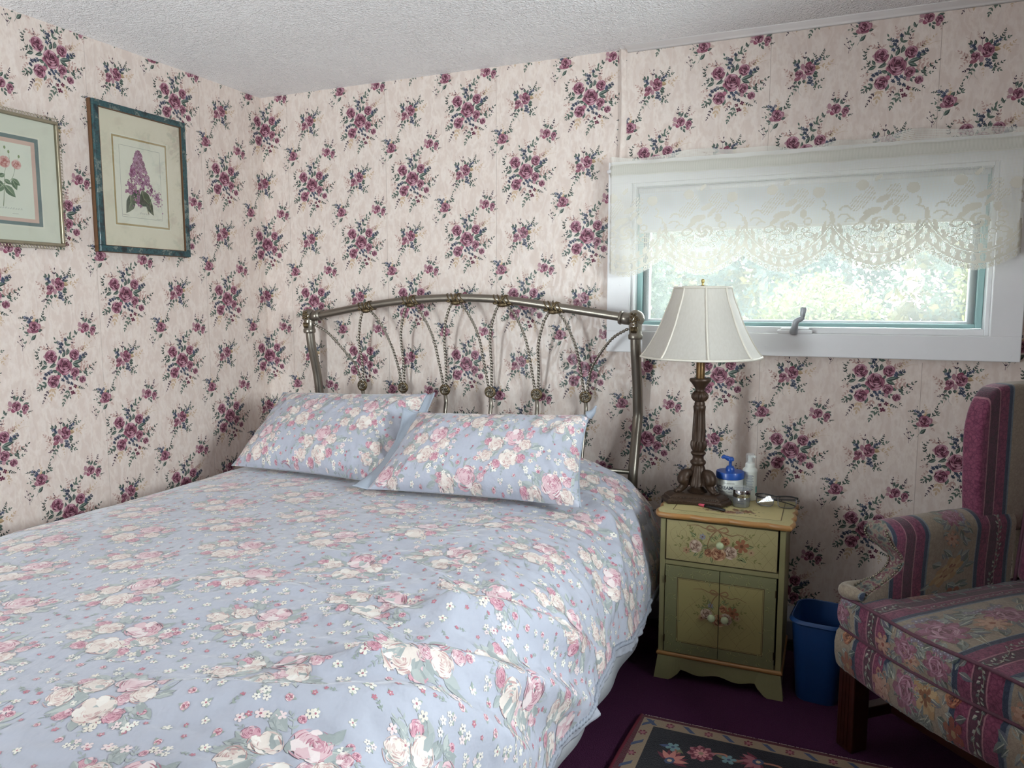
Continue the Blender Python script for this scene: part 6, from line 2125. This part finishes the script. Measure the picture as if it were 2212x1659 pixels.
def lilac(e, inv):
    y0, y1, z0, z1 = -.903, -.484, 1.449, 1.988
    pic_sheet('mat', y0 + .01, y1 - .01, z0 + .01, z1 - .01, .020, M_MAT1, e, inv)
    A = Art(5)
    for (a, b, c, d), col, lv in (((-.826, -.578, 1.552, 1.880), 'b09a68', 0), ((-.819, -.585, 1.559, 1.873), 'e6e4d0', 1)):
        A.poly([(a, c), (b, c), (b, d), (a, d)], col, lv)
    a, b, c, d = -.796, -.612, 1.584, 1.848
    for P4 in ([(a, c), (b, c), (b, c + .0008), (a, c + .0008)], [(a, d - .0008), (b, d - .0008), (b, d), (a, d)], [(a, c), (a + .0008, c), (a + .0008, d), (a, d)], [(b - .0008, c), (b, c), (b, d), (b - .0008, d)]):
        A.poly(P4, '6a6458', 2)
    r = random.Random(12)
    A.stroke([(-.676, 1.603), (-.690, 1.65), (-.705, 1.70), (-.712, 1.76)], .004, '7a7a58', 3)
    A.stroke([(-.690, 1.65), (-.665, 1.66), (-.650, 1.675)], .003, '7a7a58', 3)
    A.leaf(-.716, 1.690, -.765, 1.645, .75, '4a5c40', 4, '7a8862', '3a4a34', .22); A.leaf(-.757, 1.668, -.778, 1.598, .55, '46573c', 5, '7a8862', '3a4a34', .15)
    A.leaf(-.704, 1.690, -.655, 1.636, .8, '4f6144', 15, '7a8862', '3f4f38', -.2); A.leaf(-.664, 1.655, -.652, 1.600, .5, '46573c', 15, '7a8862', '3a4a34', -.2)
    for q in range(430):
        t = r.random() ** .8
        z = 1.675 + .16 * t; w = .060 * (1 - t) ** .85 + .006
        y = -.712 + r.uniform(-1, 1) * w
        A.blossom(y, z, r.uniform(.0045, .0066), r.choice(['8a4a6c', 'a0648a', '7a3a5c', 'b585a0', '93567a']), r.choice(['5a2444', 'c9a0b8']), 4, 8 + q % 6)
    for cy, cz, n_ in ((-.634, 1.675, 46), (-.628, 1.655, 26), (-.718, 1.648, 50), (-.748, 1.70, 22)):
        for q in range(n_):
            A.blossom(cy + r.gauss(0, .010), cz + r.gauss(0, .013), r.uniform(.003, .0046), r.choice(['8a4a6c', 'a0648a', 'b585a0']), '5a2444', 4, 8 + q % 6)
    for q in range(5):
        A.stroke([(-.715 + q * .009, 1.600), (-.712 + q * .009, 1.606), (-.708 + q * .009, 1.600)], .0008, '5a5448', 4)
    for a, b, z in ((-.794, -.765, 1.591), (-.640, -.616, 1.588)):
        A.poly([(a, z), (b, z), (b, z + .0012), (a, z + .0012)], '9a8a78', 3)
    pic_sheet('flower_print', -.83, -.574, 1.548, 1.884, .0204, M_PRINT, e, inv, A.comp())
    m = MB(); m.box(.0225, .0238, y0 + .02, y1 - .02, z0 + .02, z1 - .02); pic_part('glass', m, M_PGLASS, e, inv)
picture('picture', -.903, -.484, 1.449, 1.988, 'lilac flower print in a teal marbled frame on the left wall', lilac, frame_teal)
def frame_silver(e, inv, y0, y1, z0, z1):
    br = simple('champagne_metal', '968d78', .35, .7, var=.2, vscale=50)
    lt = simple('silver_filigree', 'a89f88', .35, .8)
    w = .010
    for k, b in enumerate(((y0, y1, z1 - w, z1), (y0, y1, z0, z0 + w), (y0, y0 + w, z0 + w, z1 - w), (y1 - w, y1, z0 + w, z1 - w))):
        m = MB(); m.box(.002, .018, *b); o = pic_part('frame_bar', m, br, e, inv, .002)
        m = MB()
        hor = k < 2
        n_ = int(((y1 - y0) if hor else (z1 - z0)) / .0105)
        for q in range(n_ + 1):
            t = (q + .5) / (n_ + 1)
            if hor: p = (y0 + (y1 - y0) * t, (z1 + .006) if k == 0 else (z0 - .006))
            else: p = ((y0 - .006) if k == 2 else (y1 + .006), z0 + (z1 - z0) * t)
            th = np.linspace(0, 2 * PI, 13)
            m.tube(np.column_stack([np.full(13, .012), p[0] + .0046 * np.cos(th), p[1] + .0058 * np.sin(th)])[:-1], .0010, 5, False)
        f = m.build('filigree', lt, o, True); f['kind'] = 'stuff'
def rose_pic(e, inv):
    y0, y1, z0, z1 = -1.412, -1.030, 1.456, 1.876
    pic_sheet('mat', y0 + .004, y1 - .004, z0 + .004, z1 - .004, .006, M_MAT2, e, inv)
    A = Art(6)
    for d, col, lv in ((.070, '71827f', 0), (.083, 'd9b9a8', 1), (.0965, 'e6e8d6', 2)):
        A.poly([(y0 + d, z0 + d * .87), (y1 - d, z0 + d * .87), (y1 - d, z1 - d), (y0 + d, z1 - d)], col, lv)
    cy = -1.222
    f = lambda L: [(cy + a * .001, 1.665 + b * .001) for a, b in L]
    for L, w in (([(-8, -92), (-4, -60), (0, -20), (4, 20), (22, 62)], 2.2), ([(0, -20), (26, 0), (40, 40), (44, 60)], 1.6), ([(2, 0), (-20, 20), (-34, 40)], 1.6), ([(22, 62), (20, 80)], 1.2), ([(36, 30), (52, 70)], 1.2)):
        A.stroke(f(L), w * .001, '7d8a62', 4)
    for a, b, c, d in ((0, -20, -32, -50), (0, -24, 34, -60), (-2, -30, -30, -10), (26, 0, 52, -20), (26, -2, 40, -36), (0, -6, 24, -20), (4, 10, -20, 0)):
        A.leaf(cy + a * .001, 1.665 + b * .001, cy + c * .001, 1.665 + d * .001, .55, '71886a', 5, 'a5b394', '5c7458')
    pal = ('b87268', 'd29a90', 'dfb2a8', 'ead0c6')
    A.rose(cy + .004, 1.715, .019, 1.4, pal, 10); A.rose(cy + .044, 1.712, .016, .6, pal, 10, .8); A.rose(cy - .036, 1.712, .016, 2.2, pal, 10, .8)
    for a, b in ((20, 84), (53, 74), (8, 96)):
        A.ell(cy + a * .001, 1.665 + b * .001, .0036, .0055, 0, '8a9a6a', 8, 8)
    for q in range(12):
        x = cy - .045 + q * .0085
        A.stroke([(x, 1.566), (x + .003, 1.5695 + .001 * (q % 3)), (x + .006, 1.566)], .0008, '4a4640', 5)
    for a, b, z in ((-.05, -.02, 1.556), (.02, .04, 1.552)):
        A.poly([(cy + a, z), (cy + b, z), (cy + b, z + .001), (cy + a, z + .001)], '9a9488', 5)
    pic_sheet('flower_print', y0 + .064, y1 - .064, z0 + .055, z1 - .064, .0066, M_PRINT, e, inv, A.comp())
    m = MB(); m.box(.0105, .0118, y0 + .008, y1 - .008, z0 + .008, z1 - .008); pic_part('glass', m, M_PGLASS, e, inv)
picture('picture', -1.412, -1.030, 1.456, 1.876, 'pink rose print in a slim silver filigree frame at the left edge', rose_pic, frame_silver)

# ------------------------------------------------------------------ roller shade and lace valance
rs = empty('roller_shade', (2.36, .0, 1.53))
def cloth_tl(name, c, tl):
    nt = NT(name); nt.set(Roughness=.8); nt.b.inputs['Base Color'].default_value = lin(c)
    t = nt.n('ShaderNodeBsdfTranslucent'); t.inputs[0].default_value = lin(c); mx = nt.n('ShaderNodeMixShader'); mx.inputs[0].default_value = tl
    nt.l(nt.b.outputs[0], mx.inputs[1]); nt.l(t.outputs[0], mx.inputs[2]); nt.l(mx.outputs[0], nt.out.inputs['Surface']); return nt.m
inv = Matrix.Translation(-Vector(rs.location))
m = MB(); m.box(1.790, 2.932, .030, .0308, 1.535, 1.688); o = m.build('shade_cloth', cloth_tl('white_vinyl', 'e6e9ee', .22), rs); o.matrix_parent_inverse = inv
m = MB(); m.tube([(1.785, .030, 1.686), (2.938, .030, 1.686)], .0095, 14); o = m.build('roller', M_WHITE, rs, True); o.matrix_parent_inverse = inv
m = MB(); m.box(1.79, 2.932, .026, .035, 1.528, 1.538); o = m.build('hem_bar', M_WHITE, rs, False, .002); o.matrix_parent_inverse = inv
tag(rs, 'white roller shade pulled a little way down behind the lace valance', 'shade')

VX0, VX1 = 1.684, 3.028
def edge_z(x):
    ph = ((x - 1.759) / .2845 + .5) % 1 - .5        # 0 at the lowest point of each scallop
    return 1.362 + .064 * np.abs(ph * 2) ** 1.7 + .006 * np.sin(x * 3)
def lace_fill(x, z):
    """True where a lace cell is closed."""
    ph = ((x - 1.759) / .2845 + .5) % 1 - .5
    e = edge_z(x)
    dz = z - e
    band = .062 + .045 * np.abs(ph * 2) ** 3
    f = dz / band
    cell = .0205
    k = x / cell
    dia = np.abs((k % 1) - .5) * 2 + np.abs(f / .30 - .5) * 1.9
    fill = (f < .30) & (np.abs(dia - .62) < .22)
    fill |= (f < .30) & (dia < .16)
    fill |= (f >= .30) & (f < .36)
    cr = np.maximum(np.minimum(np.abs((k * .72 % 1) - .5), np.abs((f - .36) / .5 - .5)) * 6, np.maximum(np.abs((k * .72 % 1) - .5) * 3, np.abs((f - .36) / .5 - .5) * 2.6))
    fill |= (f >= .36) & (f < .86) & ~(cr < 1)
    fill |= (f >= .92) & (f < 1.02)
    dots = ((k * .8 % 1) - .5) ** 2 / .10 + ((f - 1.16) / .16) ** 2
    fill |= (dots < 1)
    # bouquet above each scallop, in local coordinates (m)
    X, Z = ph * .2845, z - 1.36
    def el(cx, cz, a, b, rot=0.0):
        c_, s_ = math.cos(rot), math.sin(rot)
        p, q = (X - cx) * c_ + (Z - cz) * s_, -(X - cx) * s_ + (Z - cz) * c_
        return (p / a) ** 2 + (q / b) ** 2
    above = f > 1.12
    def solid(*a): return (el(*a) < 1) & above
    def outline(cx, cz, a, b, rot=0.0):
        d = el(cx, cz, a, b, rot); return (d < 1) & (d > .45) & above
    rose = el(.003, .160, .032, .026)
    sw = np.sin(np.arctan2(Z - .160, X - .003) * 3 + np.sqrt(rose) * 9)
    fill |= (rose < 1) & (sw > -.35) & above
    for a in ((.012, .243, .022, .010, .4), (-.018, .204, .028, .012, .25), (.052, .204, .011, .015), (-.052, .290, .019, .017), (.099, .274, .019, .018), (-.004, .313, .014, .007, .8), (.028, .222, .02, .007, .9), (-.040, .184, .02, .008, .6)):
        fill |= solid(*a)
    for a in ((-.056, .157, .022, .013, .3), (-.045, .130, .016, .009, .5), (.072, .133, .019, .010, -.2), (.060, .150, .015, .009, .3), (.068, .178, .014, .013), (-.048, .108, .018, .008, .9), (-.072, .120, .013, .007, .2), (-.015, .110, .012, .008, .6), (.006, .112, .011, .009), (.030, .108, .013, .008, -.5), (.042, .126, .012, .009)):
        fill |= outline(*a)
    # hatched leaves and tendrils
    for a, fr_ in (((-.058, .235, .036, .022, .7), 1), ((.042, .268, .026, .020, .8), 1), ((-.028, .262, .016, .026, .2), 1), ((.06, .238, .03, .014, .5), 1)):
        d = el(*a)
        fill |= (d < 1) & (np.sin((X * 1.0 - Z * .75) * 620) > .25) & above
    for cx, cz, R0, a0, a1 in ((-.10, .206, .018, .3, 3.0), (-.104, .176, .022, .4, 2.6), (-.084, .168, .016, .6, 2.9), (.108, .232, .014, -1.6, 1.4), (.118, .196, .02, -.4, 1.8)):
        rr_ = np.hypot(X - cx, Z - cz); an = np.arctan2(Z - cz, X - cx)
        fill |= (np.abs(rr_ - R0) < .0026) & (an > a0) & (an < a1) & above
    st = el(-.1385, .178, .0065, .0065); fill |= (st < 1) & above
    return fill, dz

def valance():
    v = empty('lace_valance', ((VX0 + VX1) / 2, -.06, 1.36))
    inv = Matrix.Translation(-Vector(v.location))
    c = .0035
    nx, nz = int((VX1 - VX0) / c), int((1.735 - 1.355) / c)
    x = VX0 + (np.arange(nx + 1)) * (VX1 - VX0) / nx
    def ysurf(X, Z):
        drop = np.clip((1.735 - Z) / .37, 0, 1)
        return -.062 - .003 * np.sin(X * 13 + 1) * drop - .004 * np.sin(X * 29) * drop ** 2 - .0008 * np.sin(X * 90 + Z * 10) + .05 * np.clip((VX0 + .02 - X) / .02, 0, 1) ** 2 + .05 * np.clip((X - VX1 + .02) / .02, 0, 1) ** 2
    z = 1.355 + np.arange(nz + 1) * (1.735 - 1.355) / nz
    xc, zc = np.meshgrid((x[:-1] + x[1:]) / 2, (z[:-1] + z[1:]) / 2, indexing='ij')
    fl, dz = lace_fill(xc, zc)
    inside = dz > 0
    quads = []
    def rect(x0, x1, z0, z1):
        quads.append(np.stack([np.stack([x0, z0], 1), np.stack([x1, z0], 1), np.stack([x1, z1], 1), np.stack([x0, z1], 1)], 1))
    X0, Z0 = np.meshgrid(x[:-1], z[:-1], indexing='ij')
    dx, dzc = (VX1 - VX0) / nx, (1.735 - 1.355) / nz
    s = inside & fl
    rect(X0[s], X0[s] + dx, Z0[s], Z0[s] + dzc)
    s = inside & ~fl
    tw, th = dx * .40, dzc * .25
    rect(X0[s], X0[s] + tw, Z0[s], Z0[s] + dzc)
    rect(X0[s] + tw, X0[s] + dx, Z0[s], Z0[s] + th)
    Q = np.concatenate(quads).reshape(-1, 2)
    V = np.column_stack([Q[:, 0], ysurf(Q[:, 0], Q[:, 1]), Q[:, 1]])
    lm = cloth_tl('lace_cotton', 'e6e4dc', .2)
    nf = len(quads[0]) if True else 0
    fm = np.ones(len(V) // 4, int); fm[:nf] = 0  # closed cells coloured darker, imitating dense thread seen against the light
    o = raw('lace_panel', V, np.arange(len(V)), np.full(len(V) // 4, 4), [cloth_tl('lace_backlit_cells', 'd9d5c9', .14), lm], v, fmat=fm); o.matrix_parent_inverse = inv; o['kind'] = 'stuff'
    # rod pocket: close ribs over the rod, bulging towards the room
    def pk(X, a, out):
        y = -.060 - .007 * np.sin(PI * a) ** .7 - out + .05 * np.clip((VX0 + .02 - X) / .02, 0, 1) ** 2 + .05 * np.clip((X - VX1 + .02) / .02, 0, 1) ** 2
        return np.column_stack([X, y * np.ones(len(X)), 1.732 + .040 * a + .002 * np.sin(X * 5) + .0012 * np.sin(X * 40)])
    xs = np.linspace(VX0 - .002, VX1 + .002, 200)
    m = MB(); m.grid(np.array([pk(xs, a, 0) for a in np.linspace(0, 1, 9)])); o = m.build('rod_pocket', cloth_tl('pocket_cotton', 'd2d0c6', .15), v, True); o.matrix_parent_inverse = inv
    qs = []
    xr = np.arange(VX0, VX1, .0036)
    for a0, a1 in zip(np.linspace(0, 1, 9)[:-1], np.linspace(0, 1, 9)[1:]):
        qs.append(np.stack([pk(xr, a0, .0012), pk(xr + .0021, a0, .0012), pk(xr + .0021, a1, .0012), pk(xr, a1, .0012)], 1))
    for a0, a1 in ((0, .06), (.94, 1)):
        qs.append(np.stack([pk(xr, a0, .002), pk(xr + .0037, a0, .002), pk(xr + .0037, a1, .002), pk(xr, a1, .002)], 1))
    V = np.concatenate(qs).reshape(-1, 3)
    o = raw('pocket_ribs', V, np.arange(len(V)), np.full(len(V) // 4, 4), lm, v); o.matrix_parent_inverse = inv; o['kind'] = 'stuff'
    # heading: open net standing above the rod, wavy
    hs = []
    nh = 9
    topz = lambda X: 1.796 + .016 * np.exp(-((X - 1.69) / .05) ** 2) + .010 * np.sin(X * 9 + 2.0) + .005 * np.sin(X * 26) + .008 * np.clip((X - 2.2) / .5, 0, 1)
    xx = np.linspace(VX0, VX1, nx + 1)
    qs = []
    for j in range(nh):
        a0, a1 = j / nh, (j + 1) / nh
        for X0_, X1_, b0, b1 in ((xx[:-1], xx[:-1] + dx * .42, 0, 1), (xx[:-1] + dx * .42, xx[1:], 0, .38)):
            def P3(X, a):
                zt = topz(X)
                zz = 1.770 + (zt - 1.770) * a
                return np.column_stack([X, -.058 - (.012 + .010 * np.sin(X * 31)) * a ** 1.4 + .004 * np.sin(X * 60) * a + .05 * np.clip((VX0 + .02 - X) / .02, 0, 1) ** 2, zz])
            lo_, hi_ = a0 + (a1 - a0) * b0, a0 + (a1 - a0) * b1
            qs.append(np.stack([P3(X0_, lo_), P3(X1_, lo_), P3(X1_, hi_), P3(X0_, hi_)], 1))
    V = np.concatenate(qs).reshape(-1, 3)
    o = raw('heading', V, np.arange(len(V)), np.full(len(V) // 4, 4), lm, v); o.matrix_parent_inverse = inv; o['kind'] = 'stuff'
    tag(v, 'cream lace valance with rose bouquets and scalloped edge across the window top', 'valance')
valance()
rd = empty('curtain_rod', (2.36, -.058, 1.752))
m = MB(); m.tube([(-.672, .054, 0), (-.672, .006, 0), (-.665, 0, 0), (.665, 0, 0), (.672, .006, 0), (.672, .054, 0)], .0075, 10); m.build('rod', M_WHITE, rd, True)
tag(rd, 'white curtain rod threaded through the lace valance heading', 'curtain rod')

# every printed material needs its ink layer, also on parts that carry no print
INK = {m.name for m in bpy.data.materials if m.use_nodes and any(n.type == 'ATTRIBUTE' for n in m.node_tree.nodes)}
for me in {o.data for o in bpy.data.objects if o.type == 'MESH'}:
    if any(m and m.name in INK for m in me.materials) and 'ink' not in me.color_attributes:
        at = me.color_attributes.new('ink', 'FLOAT_COLOR', 'POINT')
        at.data.foreach_set('color', np.zeros(len(me.vertices) * 4, np.float32))
